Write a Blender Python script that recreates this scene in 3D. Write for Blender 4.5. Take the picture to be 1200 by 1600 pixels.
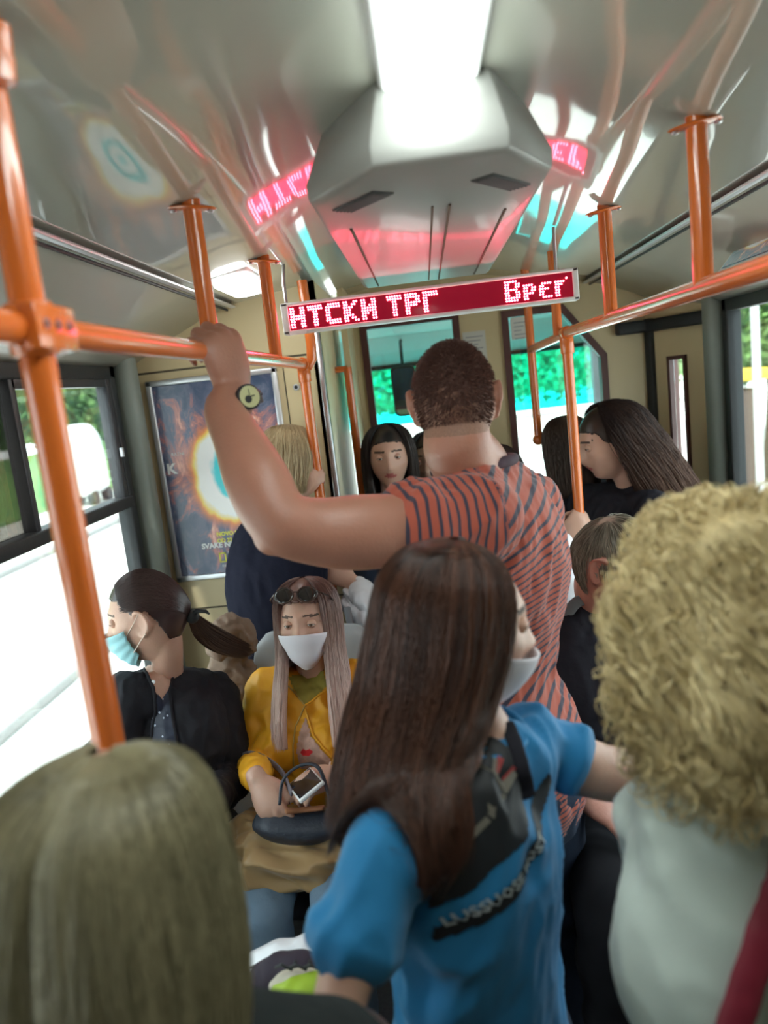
import bpy, bmesh, math, random
import numpy as np
from mathutils import Vector, Matrix, noise
from mathutils.bvhtree import BVHTree

for o in list(bpy.data.objects): bpy.data.objects.remove(o)
SC = bpy.context.scene
COL = SC.collection
rng = np.random.default_rng(7)
random.seed(7)

# ------------------------------------------------------------------ camera, world, sun, exposure
F = 1200.0; VPX, VPY = 662.0, 593.0; ROLL = math.radians(6.6); CZ = 1.78
_u = np.array([math.sin(ROLL), math.cos(ROLL)]); _v = np.array([VPX-600, VPY-800.0])
_d = -F*F/(_v@_u)*_u
_Y = np.array([_v[0], -_v[1], -F]); _Y /= np.linalg.norm(_Y)
_Z = -np.array([_d[0], -_d[1], -F]); _Z /= np.linalg.norm(_Z)
CM = np.array([np.cross(_Y, _Z), _Y, _Z])          # camera -> world rotation
cd = bpy.data.cameras.new('camera'); cam = bpy.data.objects.new('camera', cd); COL.objects.link(cam)
cam.matrix_world = Matrix.Translation((0, 0, CZ)) @ Matrix([list(r) for r in CM]).to_4x4()
cd.sensor_fit = 'VERTICAL'; cd.sensor_height = 36.0; cd.lens = 36.0*F/1600.0; cd.clip_start = 0.02
cd.dof.use_dof = True; cd.dof.focus_distance = 1.9; cd.dof.aperture_fstop = 2.6
SC.camera = cam

W = bpy.data.worlds.new('sky'); SC.world = W; W.use_nodes = True
nt = W.node_tree; bg = nt.nodes['Background']
bg.inputs[0].default_value = (0.86, 0.95, 1.0, 1); bg.inputs[1].default_value = 5.0
sd = bpy.data.lights.new('sun', 'SUN'); sd.energy = 9.0; sd.angle = math.radians(3); sd.color = (1, .97, .92)
sun = bpy.data.objects.new('sun', sd); COL.objects.link(sun)
sun.rotation_euler = (math.radians(30), math.radians(-12), 0)
SC.view_settings.view_transform = 'Standard'; SC.view_settings.look = 'None'
SC.view_settings.gamma = 1.0; SC.view_settings.use_curve_mapping = False
SC.view_settings.exposure = 0.2

def ray(px, py):
    return CM @ np.array([px-600.0, -(py-800.0), -F])
def P(px, py, Y):
    r = ray(px, py); r = r/r[1]*Y; r[2] += CZ; return Vector(r)
def PX(px, py, X):
    r = ray(px, py); r = r/r[0]*X; r[2] += CZ; return Vector(r)
def PZ(px, py, Z):
    r = ray(px, py); r = r/r[2]*(Z-CZ); r[2] += CZ; return Vector(r)

# ------------------------------------------------------------------ materials
def new_mat(name):
    m = bpy.data.materials.new(name); m.use_nodes = True
    return m, m.node_tree, m.node_tree.nodes['Principled BSDF']
def mat(name, col, rough=.5, metal=0., spec=.5, noise_amt=0., noise_scale=20., bump=0., bump_scale=60., coat=0., sss=0., emis=None, es=0., sheen=0.):
    m, t, b = new_mat(name)
    b.inputs['Base Color'].default_value = (*col, 1); b.inputs['Roughness'].default_value = rough
    b.inputs['Metallic'].default_value = metal; b.inputs['Specular IOR Level'].default_value = spec
    b.inputs['Coat Weight'].default_value = coat; b.inputs['Coat Roughness'].default_value = .08
    if sheen: b.inputs['Sheen Weight'].default_value = sheen
    if sss:
        b.inputs['Subsurface Weight'].default_value = sss
        b.inputs['Subsurface Radius'].default_value = (1, .35, .2); b.inputs['Subsurface Scale'].default_value = .008
    if emis: b.inputs['Emission Color'].default_value = (*emis, 1); b.inputs['Emission Strength'].default_value = es
    tc = t.nodes.new('ShaderNodeTexCoord')
    if noise_amt:
        n = t.nodes.new('ShaderNodeTexNoise'); n.inputs['Scale'].default_value = noise_scale; n.inputs['Detail'].default_value = 5
        t.links.new(tc.outputs['Object'], n.inputs['Vector'])
        mx = t.nodes.new('ShaderNodeMix'); mx.data_type = 'RGBA'
        mx.inputs['A'].default_value = (*[c*(1-noise_amt) for c in col], 1)
        mx.inputs['B'].default_value = (*[min(1, c*(1+noise_amt)) for c in col], 1)
        t.links.new(n.outputs['Fac'], mx.inputs['Factor']); t.links.new(mx.outputs['Result'], b.inputs['Base Color'])
    if bump:
        n = t.nodes.new('ShaderNodeTexNoise'); n.inputs['Scale'].default_value = bump_scale; n.inputs['Detail'].default_value = 6
        t.links.new(tc.outputs['Object'], n.inputs['Vector'])
        bp = t.nodes.new('ShaderNodeBump'); bp.inputs['Strength'].default_value = bump; bp.inputs['Distance'].default_value = .01
        t.links.new(n.outputs['Fac'], bp.inputs['Height']); t.links.new(bp.outputs['Normal'], b.inputs['Normal'])
    return m
def hair_mat(name, c0, c1, tip0=None, tip1=None, rough=.38, tipstart=.35, spec=.5):
    """strand colour varies with the strand's own random value 'hr' and along its length 'ht'"""
    m, t, b = new_mat(name)
    a = t.nodes.new('ShaderNodeAttribute'); a.attribute_name = 'hr'
    mx = t.nodes.new('ShaderNodeMix'); mx.data_type = 'RGBA'
    mx.inputs['A'].default_value = (*c0, 1); mx.inputs['B'].default_value = (*c1, 1)
    t.links.new(a.outputs['Fac'], mx.inputs['Factor']); out = mx.outputs['Result']
    if tip0:
        m2 = t.nodes.new('ShaderNodeMix'); m2.data_type = 'RGBA'
        m2.inputs['A'].default_value = (*tip0, 1); m2.inputs['B'].default_value = (*tip1, 1)
        t.links.new(a.outputs['Fac'], m2.inputs['Factor'])
        h = t.nodes.new('ShaderNodeAttribute'); h.attribute_name = 'ht'
        mr = t.nodes.new('ShaderNodeMapRange'); mr.inputs['From Min'].default_value = tipstart; mr.inputs['From Max'].default_value = min(1, tipstart+.45)
        t.links.new(h.outputs['Fac'], mr.inputs['Value'])
        m3 = t.nodes.new('ShaderNodeMix'); m3.data_type = 'RGBA'
        t.links.new(mr.outputs['Result'], m3.inputs['Factor']); t.links.new(out, m3.inputs['A']); t.links.new(m2.outputs['Result'], m3.inputs['B'])
        out = m3.outputs['Result']
    t.links.new(out, b.inputs['Base Color'])
    b.inputs['Roughness'].default_value = rough; b.inputs['Specular IOR Level'].default_value = spec
    return m

SKIN = mat('skin_light', (.58, .34, .25), .45, noise_amt=.08, noise_scale=25, bump=.08, bump_scale=180, sss=.15)
SKIN_TAN = mat('skin_tanned', (.40, .18, .122), .42, noise_amt=.10, noise_scale=22, bump=.10, bump_scale=200, sss=.12)
SKIN_RED = mat('skin_ruddy', (.52, .24, .18), .45, noise_amt=.12, noise_scale=30, bump=.08, bump_scale=150, sss=.12)
LIP = mat('lips', (.45, .12, .11), .4)
BROW = mat('eyebrow_hair', (.09, .055, .04), .7)
EYEW = mat('eye_white', (.75, .72, .68), .2)
EYEI = mat('eye_iris', (.10, .06, .04), .15)
NAIL = mat('nail_varnish', (.10, .015, .03), .2)
ORANGE = mat('orange_paint', (.66, .145, .022), .22, noise_amt=.07, noise_scale=9, bump=.04, bump_scale=25, coat=.6)
STEEL = mat('brushed_steel', (.6, .6, .62), .3, metal=1)
ALU = mat('aluminium', (.72, .73, .76), .38, metal=.7)
DARKM = mat('dark_metal', (.04, .04, .045), .4)
BLACKP = mat('black_rubber', (.018, .02, .022), .55, bump=.05)
CREAM = mat('cream_laminate', (.66, .53, .31), .42, noise_amt=.05, noise_scale=4, bump=.03, bump_scale=30)
GROOVE = mat('dark_groove', (.10, .08, .05), .8)
GREYP = mat('grey_plastic', (.36, .37, .38), .45, bump=.04)
WHITEP = mat('white_plastic', (.75, .77, .76), .4)

# ------------------------------------------------------------------ mesh helpers
class MB:
    def __init__(s): s.v = []; s.f = []; s.mi = []
    def add(s, v, f, mi=0):
        b = len(s.v); s.v += [tuple(p) for p in v]; s.f += [tuple(i+b for i in q) for q in f]; s.mi += [mi]*len(f); return s
    def box(s, c, d, rot=None, mi=0):
        c = Vector(c); v = []
        for x in (-.5, .5):
            for y in (-.5, .5):
                for z in (-.5, .5):
                    p = Vector((x*d[0], y*d[1], z*d[2]))
                    v.append(c + (rot @ p if rot else p))
        return s.add(v, [(0,1,3,2),(4,6,7,5),(0,4,5,1),(2,3,7,6),(0,2,6,4),(1,5,7,3)], mi)
    def b2(s, a, b, mi=0):
        return s.box([(a[i]+b[i])/2 for i in range(3)], [abs(b[i]-a[i]) for i in range(3)], mi=mi)
    def tube(s, pts, r, n=14, mi=0, caps=True):
        pts = [Vector(p) for p in pts]; rr = r if hasattr(r, '__len__') else [r]*len(pts)
        T = []
        for i in range(len(pts)):
            t = pts[min(i+1, len(pts)-1)]-pts[max(i-1, 0)]; T.append(t.normalized())
        s0 = T[0].orthogonal().normalized(); v = []
        for i, p in enumerate(pts):
            s0 = (s0 - s0.dot(T[i])*T[i]).normalized(); b = T[i].cross(s0)
            for k in range(n):
                a = 2*math.pi*k/n; v.append(p + rr[i]*(math.cos(a)*s0+math.sin(a)*b))
        f = [(i*n+k, i*n+(k+1)%n, (i+1)*n+(k+1)%n, (i+1)*n+k) for i in range(len(pts)-1) for k in range(n)]
        if caps:
            f.append(tuple(range(n))[::-1]); f.append(tuple((len(pts)-1)*n+k for k in range(n)))
        return s.add(v, f, mi)
    def prism(s, poly, off, mi=0):
        off = Vector(off); v = [Vector(p) for p in poly]; n = len(v); v += [p+off for p in v]
        f = [tuple(range(n))[::-1], tuple(range(n, 2*n))]+[(i, (i+1) % n, n+(i+1) % n, n+i) for i in range(n)]
        return s.add(v, f, mi)
    def build(s, name, mats, parent=None, smooth=False, bevel=0.):
        me = bpy.data.meshes.new(name); me.from_pydata(s.v, [], s.f); me.update()
        ms = mats if isinstance(mats, (list, tuple)) else [mats]
        for m in ms: me.materials.append(m)
        if any(s.mi): me.polygons.foreach_set('material_index', s.mi)
        bm = bmesh.new(); bm.from_mesh(me); bmesh.ops.recalc_face_normals(bm, faces=bm.faces); bm.to_mesh(me); bm.free()
        o = bpy.data.objects.new(name, me); COL.objects.link(o)
        if parent is not None: reparent_world(o, parent)
        if bevel:
            bv = o.modifiers.new('bevel', 'BEVEL'); bv.width = bevel; bv.segments = 2; bv.limit_method = 'ANGLE'; bv.angle_limit = math.radians(40)
            smooth = True
        if smooth:
            me.polygons.foreach_set('use_smooth', [True]*len(me.polygons))
            if s.f and not bevel: shade_auto(me)
        return o
def shade_auto(me, ang=40):
    bm = bmesh.new(); bm.from_mesh(me)
    for e in bm.edges:
        if len(e.link_faces) == 2 and e.calc_face_angle(0) > math.radians(ang): e.smooth = False
    bm.to_mesh(me); bm.free()
def tag(o, label=None, cat=None, group=None, kind=None):
    if label: o['label'] = label
    if cat: o['category'] = cat
    if group: o['group'] = group
    if kind: o['kind'] = kind
    return o
def empty(name, loc=(0, 0, 0)):
    o = bpy.data.objects.new(name, None); COL.objects.link(o); o.location = loc; o.empty_display_size = .05
    return o
def struct(o): o['kind'] = 'structure'; return o
def mesh_np(name, v, f, mats, parent=None, smooth=True):
    me = bpy.data.meshes.new(name)
    v = np.asarray(v, np.float32); f = np.asarray(f, np.int32)
    me.vertices.add(len(v)); me.vertices.foreach_set('co', v.ravel())
    k = f.shape[1]; me.loops.add(f.size); me.loops.foreach_set('vertex_index', f.ravel())
    me.polygons.add(len(f)); me.polygons.foreach_set('loop_start', np.arange(0, f.size, k)); me.polygons.foreach_set('loop_total', np.full(len(f), k))
    me.update(calc_edges=True); me.validate()
    for m in (mats if isinstance(mats, (list, tuple)) else [mats]): me.materials.append(m)
    if smooth: me.polygons.foreach_set('use_smooth', np.ones(len(me.polygons), bool))
    o = bpy.data.objects.new(name, me); COL.objects.link(o)
    if parent is not None: reparent_world(o, parent)
    return o
def attr(o, name, vals):
    a = o.data.attributes.new(name, 'FLOAT', 'POINT'); a.data.foreach_set('value', np.asarray(vals, np.float32))
def reparent_world(o, parent):
    """children are built in world coordinates under an Empty that stands at the thing's base"""
    o.parent = parent; o.matrix_parent_inverse = Matrix.Translation(-parent.location)

def catmull(pts, sub):
    pts = np.asarray(pts, float)
    if len(pts) < 3:
        t = np.linspace(0, 1, sub*(len(pts)-1)+1)[:, None]; return pts[0]*(1-t)+pts[-1]*t
    out = []; e = np.vstack([2*pts[0]-pts[1], pts, 2*pts[-1]-pts[-2]])
    for i in range(1, len(e)-2):
        p0, p1, p2, p3 = e[i-1], e[i], e[i+1], e[i+2]
        for j in range(sub):
            t = j/sub
            out.append(.5*((2*p1)+(-p0+p2)*t+(2*p0-5*p1+4*p2-p3)*t*t+(-p0+3*p1-3*p2+p3)*t**3))
    out.append(pts[-1]); return np.array(out)
def limb(path, radii, side=None, n=24, sub=6, cap=True, sq=1.0):
    """closed solid with elliptical rings; radii: (side radius, other radius) per path point; sq<1 squares the ring"""
    R = np.array([(r, r) if not hasattr(r, '__len__') else r for r in radii], float)
    D = catmull(np.hstack([np.asarray([list(p) for p in path], float), R]), sub)
    C, RR = D[:, :3], np.maximum(D[:, 3:5], .0008)
    T = np.gradient(C, axis=0); T /= np.linalg.norm(T, axis=1)[:, None]+1e-12
    if side is None: side = Vector(T[0]).orthogonal()
    s = np.array(list(side), float); rings = []; Cs = []
    ss = []
    for i in range(len(C)):
        s = s-(s@T[i])*T[i]; s /= np.linalg.norm(s)+1e-12; ss.append(s.copy())
    seq = []
    if cap:
        for a in (80, 55, 28): seq.append((0, -math.sin(math.radians(a)), math.cos(math.radians(a))))
    seq += [(i, 0, 1) for i in range(len(C))]
    if cap:
        for a in (28, 55, 80): seq.append((len(C)-1, math.sin(math.radians(a)), math.cos(math.radians(a))))
    ang = np.linspace(0, 2*math.pi, n, endpoint=False)
    ca, sa = np.cos(ang), np.sin(ang)
    ca = np.sign(ca)*abs(ca)**sq; sa = np.sign(sa)*abs(sa)**sq
    V = []
    for i, off, k in seq:
        b = np.cross(T[i], ss[i]); c = C[i]+T[i]*off*min(RR[i])*.8
        V.append(c+k*(RR[i, 0]*ca[:, None]*ss[i]+RR[i, 1]*sa[:, None]*b))
    m = len(V); V = np.vstack(V)
    fs = [(i*n+k, i*n+(k+1) % n, (i+1)*n+(k+1) % n, (i+1)*n+k) for i in range(m-1) for k in range(n)]
    fs.append(tuple(range(n))[::-1]); fs.append(tuple((m-1)*n+k for k in range(n)))
    return V, fs
def ell(c, r, rot=None, nu=24, nv=16):
    V = []
    for j in range(nv+1):
        th = math.pi*j/nv
        for i in range(nu):
            a = 2*math.pi*i/nu; p = Vector((r[0]*math.sin(th)*math.cos(a), r[1]*math.sin(th)*math.sin(a), r[2]*math.cos(th)))
            V.append(tuple(Vector(c)+(rot @ p if rot else p)))
    fs = [(j*nu+i, (j+1)*nu+i, (j+1)*nu+(i+1) % nu, j*nu+(i+1) % nu) for j in range(nv) for i in range(nu)]
    return np.array(V), fs
def fuse(name, parts, voxel, smooth, mats, parent=None, disp=None, post=None, it2=0):
    """several closed solids -> one continuous skin (voxel union + smoothing), stored as a plain mesh"""
    v = []; f = []
    for V, Fs in parts:
        b = len(v); v += [tuple(p) for p in V]; f += [tuple(i+b for i in q) for q in Fs]
    me = bpy.data.meshes.new(name+'_src'); me.from_pydata(v, [], f); me.update()
    bm = bmesh.new(); bm.from_mesh(me); bmesh.ops.remove_doubles(bm, verts=bm.verts, dist=1e-5); bmesh.ops.recalc_face_normals(bm, faces=bm.faces); bm.to_mesh(me); bm.free()
    o = bpy.data.objects.new(name, me); COL.objects.link(o)
    m = o.modifiers.new('r', 'REMESH'); m.mode = 'VOXEL'; m.voxel_size = voxel; m.use_smooth_shade = True
    if smooth: s = o.modifiers.new('s', 'SMOOTH'); s.iterations = smooth; s.factor = .5
    dg = bpy.context.evaluated_depsgraph_get(); dg.update()
    me2 = bpy.data.meshes.new_from_object(o.evaluated_get(dg)); me2.name = name
    o.modifiers.clear(); o.data = me2; bpy.data.meshes.remove(me)
    n = len(me2.vertices); co = np.empty(n*3, np.float32); me2.vertices.foreach_get('co', co); co = co.reshape(-1, 3)
    if disp is not None:
        no = np.empty(n*3, np.float32); me2.vertices.foreach_get('normal', no); no = no.reshape(-1, 3)
        co = (co+disp(co, no)).astype(np.float32); me2.vertices.foreach_set('co', co.ravel())
    me2.materials.clear()
    for mm in (mats if isinstance(mats, (list, tuple)) else [mats]): me2.materials.append(mm)
    if post is not None:
        fc = np.empty(len(me2.polygons)*3, np.float32); me2.polygons.foreach_get('center', fc)
        me2.polygons.foreach_set('material_index', post(fc.reshape(-1, 3)).astype(np.int32))
    me2.polygons.foreach_set('use_smooth', np.ones(len(me2.polygons), bool)); me2.update()
    if parent is not None: reparent_world(o, parent)
    return o
def coords(o):
    n = len(o.data.vertices); co = np.empty(n*3, np.float32); o.data.vertices.foreach_get('co', co); return co.reshape(-1, 3)
def wav(co, scale, seed=0, n=9):
    g = np.random.default_rng(seed); out = np.zeros(len(co))
    for i in range(n):
        k = g.normal(size=3); k /= np.linalg.norm(k); k *= scale*(.6+.9*g.random())
        out += np.sin(co@k+g.random()*6.28+1.5*np.sin(co@(g.normal(size=3)*scale*.4)))
    return out/n**.5
def folds(amp, scale, seed, dirn=None, stretch=.3):
    """cloth creases: ridged pseudo noise, stretched along dirn"""
    def fn(co, no):
        c = co.astype(float)
        if dirn is not None:
            d = np.array(dirn, float); d /= np.linalg.norm(d); c = c-np.outer(c@d, d)*(1-stretch)
        w = 1-np.abs(wav(c, scale*1.5, seed)); w2 = 1-np.abs(wav(c, scale*3.1, seed+1)); w3 = .5+.5*np.tanh(2*wav(c, scale*.5, seed+2))
        return no*(amp*(w-.4)*(.5+w3)+amp*.38*(w2-.4)*(.3+w3))[:, None]
    return fn
# ------------------------------------------------------------------ people: head, hand, body, hair
def g3(p, c, s):
    d = (p-np.array(c))/np.array(s); return np.exp(-.5*(d*d).sum(1))[:, None]
def head_surf(d, feat=True):
    """unit directions -> head surface points, local: +Y face, +Z up, +X its left-to-right"""
    d = d/np.linalg.norm(d, axis=1)[:, None]
    p = d*np.array([.074, .094, .114])
    z = d[:, 2]; y = d[:, 1]
    low = np.clip(-z, 0, 1)
    p[:, 0] *= 1-.30*low**1.5
    p[:, 1] += np.where(y < 0, low**1.3*.045*(-y), 0)      # nape tucks in
    p[:, 1] += np.where(y > 0, low*.004, 0)
    p[:, 1] -= np.where(y < 0, .008*np.clip(.8-abs(z), 0, 1), 0)
    if feat:
        for c, s, v in [((0, .088, .030), (.040, .03, .010), (0, .005, 0)),
                        ((.031, .082, .012), (.015, .03, .010), (0, -.010, 0)), ((-.031, .082, .012), (.015, .03, .010), (0, -.010, 0)),
                        ((0, .092, .000), (.008, .03, .020), (0, .012, 0)), ((0, .095, -.024), (.011, .03, .010), (0, .020, -.002)),
                        ((.013, .09, -.028), (.006, .02, .006), (.003, .005, 0)), ((-.013, .09, -.028), (.006, .02, .006), (-.003, .005, 0)),
                        ((.047, .065, -.015), (.018, .02, .015), (.004, .005, 0)), ((-.047, .065, -.015), (.018, .02, .015), (-.004, .005, 0)),
                        ((0, .088, -.052), (.020, .03, .010), (0, .008, 0)), ((0, .09, -.053), (.020, .03, .0020), (0, -.004, 0)),
                        ((0, .088, -.070), (.022, .03, .006), (0, -.004, 0)),
                        ((0, .075, -.096), (.020, .03, .014), (0, .012, -.004))]:
            p = p+g3(p, c, s)*np.array(v)
    return p
def dirs_grid(nu, nv):
    th = np.linspace(0.001, math.pi-.001, nv+1); a = np.linspace(0, 2*math.pi, nu, endpoint=False)
    T, A = np.meshgrid(th, a, indexing='ij')
    return np.stack([np.sin(T)*np.cos(A), np.sin(T)*np.sin(A), np.cos(T)], -1).reshape(-1, 3)
def xf(M, p): 
    p = np.asarray(p, float); R = np.array(M.to_3x3()); return p@R.T+np.array(M.translation)
def head_parts(M, ears=True):
    nu, nv = 120, 90; v = xf(M, head_surf(dirs_grid(nu, nv)))
    f = [(j*nu+i, (j+1)*nu+i, (j+1)*nu+(i+1) % nu, j*nu+(i+1) % nu) for j in range(nv) for i in range(nu)]
    f.append(tuple(range(nu))); f.append(tuple(nv*nu+i for i in range(nu))[::-1])
    out = [(v, f)]
    if ears:
        for s in (1, -1):
            pth = [(s*.068, .016, .022), (s*.082, .004, .034), (s*.088, -.014, .026), (s*.086, -.020, .004), (s*.080, -.012, -.016), (s*.074, .004, -.030), (s*.068, .010, -.020)]
            V, Fs = limb(pth, [.005, .005, .005, .005, .0055, .0065, .006], n=10, sub=4); out.append((xf(M, V), Fs))
            V, Fs = ell((s*.074, -.004, .002), (.005, .015, .026), Matrix.Rotation(s*.35, 3, 'Z')); out.append((xf(M, V), Fs))
    return out
def hm(c, yaw=0., pitch=0., roll=0., s=1.):
    """head frame: yaw anticlockwise from +Y (seen from above), pitch up +, roll to its right +"""
    r = math.radians
    return Matrix.Translation(Vector(c)) @ Matrix.Rotation(r(yaw), 4, 'Z') @ Matrix.Rotation(r(pitch), 4, 'X') @ Matrix.Rotation(r(roll), 4, 'Y') @ Matrix.Scale(s, 4)

def hand_parts(o, X, Z, side, curls=((60, 85, 50),)*4, thumb=None, s=1., spread=1.):
    """side +1 right hand, -1 left; X towards the fingers, Z out of the back of the hand; returns closed solids"""
    X = Vector(X).normalized(); Z = Vector(Z); Z = (Z-Z.dot(X)*X).normalized(); Y = Z.cross(X)
    M = Matrix((X*s, Y*s*side, Z*s)).transposed().to_4x4(); M.translation = Vector(o)
    T = lambda q: [M @ Vector(p) for p in q]
    out = [limb(T([(-.020, 0, 0), (.010, 0, 0), (.045, .001, .002), (.075, 0, .001), (.088, -.001, -.002)]),
                [(.026*s, .019*s), (.030*s, .018*s), (.039*s, .0165*s), (.040*s, .014*s), (.037*s, .011*s)], side=Y)]
    base = [(.089, .0290, 0), (.093, .0100, .001), (.090, -.0095, 0), (.083, -.0275, -.002)]
    L = [(.042, .026, .021), (.046, .029, .022), (.043, .027, .021), (.034, .021, .019)]
    R = [.0086, .0088, .0084, .0074]
    tips = []
    for i in range(4):
        cu = curls[i] if len(curls) > 1 else curls[0]
        b = Vector(base[i]); yaw = (1.5-i)*math.radians(4)*spread; a = 0.
        pts = [b-Vector((.018, 0, 0)), b]; r = [R[i]*1.05, R[i]*1.12]
        for k in range(3):
            a0 = a; a += math.radians(cu[k])
            d0 = Vector((math.cos(a)*math.cos(yaw), math.cos(a)*math.sin(yaw) if a < 1.5 else 0, -math.sin(a)))
            mid = pts[-1]+d0*L[i][k]*.5; pts.append(mid); r.append(R[i]*(.98-.08*k))
            pts.append(pts[-2]+d0*L[i][k]); r.append(R[i]*(1.0-.1*k) if k < 2 else R[i]*.66)
        out.append(limb(T(pts), [q*s for q in r], n=14, sub=4)); tips.append(M @ pts[-1])
    th = thumb or [(.015, .022, -.006), (.038, .040, -.018), (.066, .048, -.032), (.088, .036, -.046), (.094, .020, -.050)]
    rr = [.014, .0135, .0105, .0098, .0075]
    out.append(limb(T(th), [q*s for q in rr[:len(th)]], n=14, sub=5)); tips.append(M @ Vector(th[-1]))
    return out, M, tips
THUMB_REL = [(.015, .022, -.004), (.040, .042, -.014), (.066, .054, -.022), (.086, .056, -.028), (.098, .053, -.032)]
def grip(bar_pt, bar_axis, dorsal, side, R=.0175, s=1., open_=0):
    """hand closed round a bar; returns solids, frame, tips; dorsal = from the bar towards the back of the hand"""
    Z = Vector(dorsal); a = Vector(bar_axis).normalized(); Z = (Z-Z.dot(a)*a).normalized()
    # thumb lies along +side*Y ; Y = Z x X
    X = a.cross(Z).normalized()
    o = Vector(bar_pt)-X*.086*s+Z*(R+.013*s)
    return o, X, Z

def pose(hc, yaw, floor=0., H=None, sw=.185, lean=0., seated=False):
    """default joints of a person whose head centre is hc and whose body faces yaw (deg, anticlockwise from +Y)"""
    hc = Vector(hc); y = math.radians(yaw); f = Vector((-math.sin(y), math.cos(y), 0)); r = Vector((math.cos(y), math.sin(y), 0)); up = Vector((0, 0, 1))
    k = (H/1.7) if H else 1.
    J = dict(f=f, r=r, k=k)
    J['nb'] = hc-up*.165*k-f*.020
    J['chest'] = hc-up*.33*k-f*.02; J['waist'] = hc-up*.53*k-f*.015; J['pelvis'] = hc-up*.70*k-f*.02
    for s, n in ((-1, 'L'), (1, 'R')):
        J['sh'+n] = hc-up*.225*k+r*s*sw*k-f*.02
        J['el'+n] = J['sh'+n]-up*.28*k+r*s*.03-f*.02; J['wr'+n] = J['el'+n]-up*.23*k+f*.08
        J['hip'+n] = J['pelvis']+r*s*.09*k-up*.03
        if seated:
            J['kn'+n] = J['hip'+n]+f*.42*k+r*s*.02-up*.01; J['an'+n] = J['kn'+n]-up*.40*k+f*.02
            J['an'+n].z = max(J['an'+n].z, floor+.07)
        else:
            zk = J['hip'+n].z; J['kn'+n] = Vector((J['hip'+n].x, J['hip'+n].y, floor+(zk-floor)*.53))+f*.02
            J['an'+n] = Vector((J['hip'+n].x, J['hip'+n].y, floor+.07))
    return J
def torso_solid(J, g=1., infl=0., z_from='pelvis', bust=0., neck=True, top=True):
    r = J['r']; f = J['f']; k = J['k']; i = infl
    pts = [J['pelvis']-Vector((0, 0, .07)), J['pelvis'], J['waist'], J['chest'], J['chest']*.45+J['nb']*.55]
    rad = [(.150*g*k+i, .105*g*k+i), (.165*g*k+i, .115*g*k+i), (.132*g*k+i, .095*g*k+i), (.158*g*k+i, .112*g*k+i), (.150*g*k+i, .090*g*k+i)]
    out = [limb(pts, rad, side=r, sq=.9)]
    a, b = J['shL'], J['shR']; m = J['nb']-Vector((0, 0, .045))
    out.append(limb([a, a*.5+m*.5, m, b*.5+m*.5, b], [(.050*k+i, .050*k+i), (.062*k+i, .060*k+i), (.075*k+i, .062*k+i), (.062*k+i, .060*k+i), (.050*k+i, .050*k+i)], side=f))
    if bust:
        for s in (-1, 1):
            out.append(ell(J['chest']+r*s*.07*k+f*(.075*k+i)-Vector((0, 0, .01)), (.065*k+i*.5, .055*k+i*.5, .06*k+i*.5)))
    return out
def arm_solid(J, n, g=1., infl=0., frac=1., cuff=True):
    s, e, w = J['sh'+n], J['el'+n], J['wr'+n]
    k = J['k']*g
    pts = [s, s*.6+e*.4, e, e*.65+w*.35, w]; rad = [.050, .047, .037, .041, .027]
    if frac < 1:
        t = frac; ln = [0, .2, .5, .675, 1.]
        P_ = [p for p, l in zip(pts, ln) if l < t-.04]; R_ = [q for q, l in zip(rad, ln) if l < t-.04]
        for a in range(4):
            if ln[a] <= t <= ln[a+1]:
                u = (t-ln[a])/(ln[a+1]-ln[a]); P_.append(pts[a]*(1-u)+pts[a+1]*u); R_.append(rad[a]*(1-u)+rad[a+1]*u)
        pts, rad = P_, R_
    return limb(pts, [q*k+infl for q in rad])
def leg_solids(J, g=1., infl=0., foot=True):
    out = []; k = J['k']*g
    for n in 'LR':
        h, kn, a = J['hip'+n], J['kn'+n], J['an'+n]
        out.append(limb([h, h*.5+kn*.5, kn, kn*.65+a*.35, a], [.088*k+infl, .074*k+infl, .054*k+infl, .052*k+infl, .036*k+infl]))
        if foot:
            f = J['f']; out.append(limb([a-f*.05-Vector((0, 0, .03)), a+f*.05-Vector((0, 0, .03)), a+f*.16-Vector((0, 0, .045))], [(.035, .035), (.042, .032), (.036, .02)], side=J['r']))
    return out
def body_mesh(J, M, skin, hands, g=1., voxel=.006, parent=None, necks=1., smooth=4, scalp=None, brows=True, legs=True, lips=True, extra=()):
    """whole figure as one continuous skin: head, neck, torso, arms, hands, legs"""
    parts = head_parts(M)
    hc = M.translation; nb = J['nb']
    R3 = M.to_3x3()
    parts.append(limb([nb-Vector((0, 0, .05)), nb, hc+R3 @ Vector((0, -.022, -.075)), hc+R3 @ Vector((0, -.015, -.03))], [(.072*necks, .060*necks), (.053*necks, .053*necks), (.050*necks, .053*necks), (.046, .05)], side=J['r']))
    parts += torso_solid(J, g, -.008)
    for n in 'LR': parts.append(arm_solid(J, n, g, -.001))
    for h in hands: parts += h
    if legs: parts += leg_solids(J, g, -.006)
    parts += list(extra)
    Mi = np.array(M.inverted())
    def post(c):
        l = c@Mi[:3, :3].T+Mi[:3, 3]; m = np.zeros(len(l))
        inhead = (abs(l[:, 0]) < .1) & (abs(l[:, 1]) < .13) & (abs(l[:, 2]) < .14)
        if lips:
            m[inhead & (((l[:, 0]/.022)**2+((l[:, 2]+.054)/.0075)**2) < 1) & (l[:, 1] > .07)] = 1
        if brows:
            ax = abs(l[:, 0]); zc = .0335-.10*np.maximum(ax-.030, 0)-.02*np.maximum(.030-ax, 0)
            m[inhead & (ax > .014) & (ax < .05) & (abs(l[:, 2]-zc) < .0032) & (l[:, 1] > .05)] = 2
        if scalp is not None: m[inhead & scalp(l)] = 3
        return m
    o = fuse('body', parts, voxel, smooth, [skin, LIP, BROW, SCALP], parent, post=post)
    return o
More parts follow.
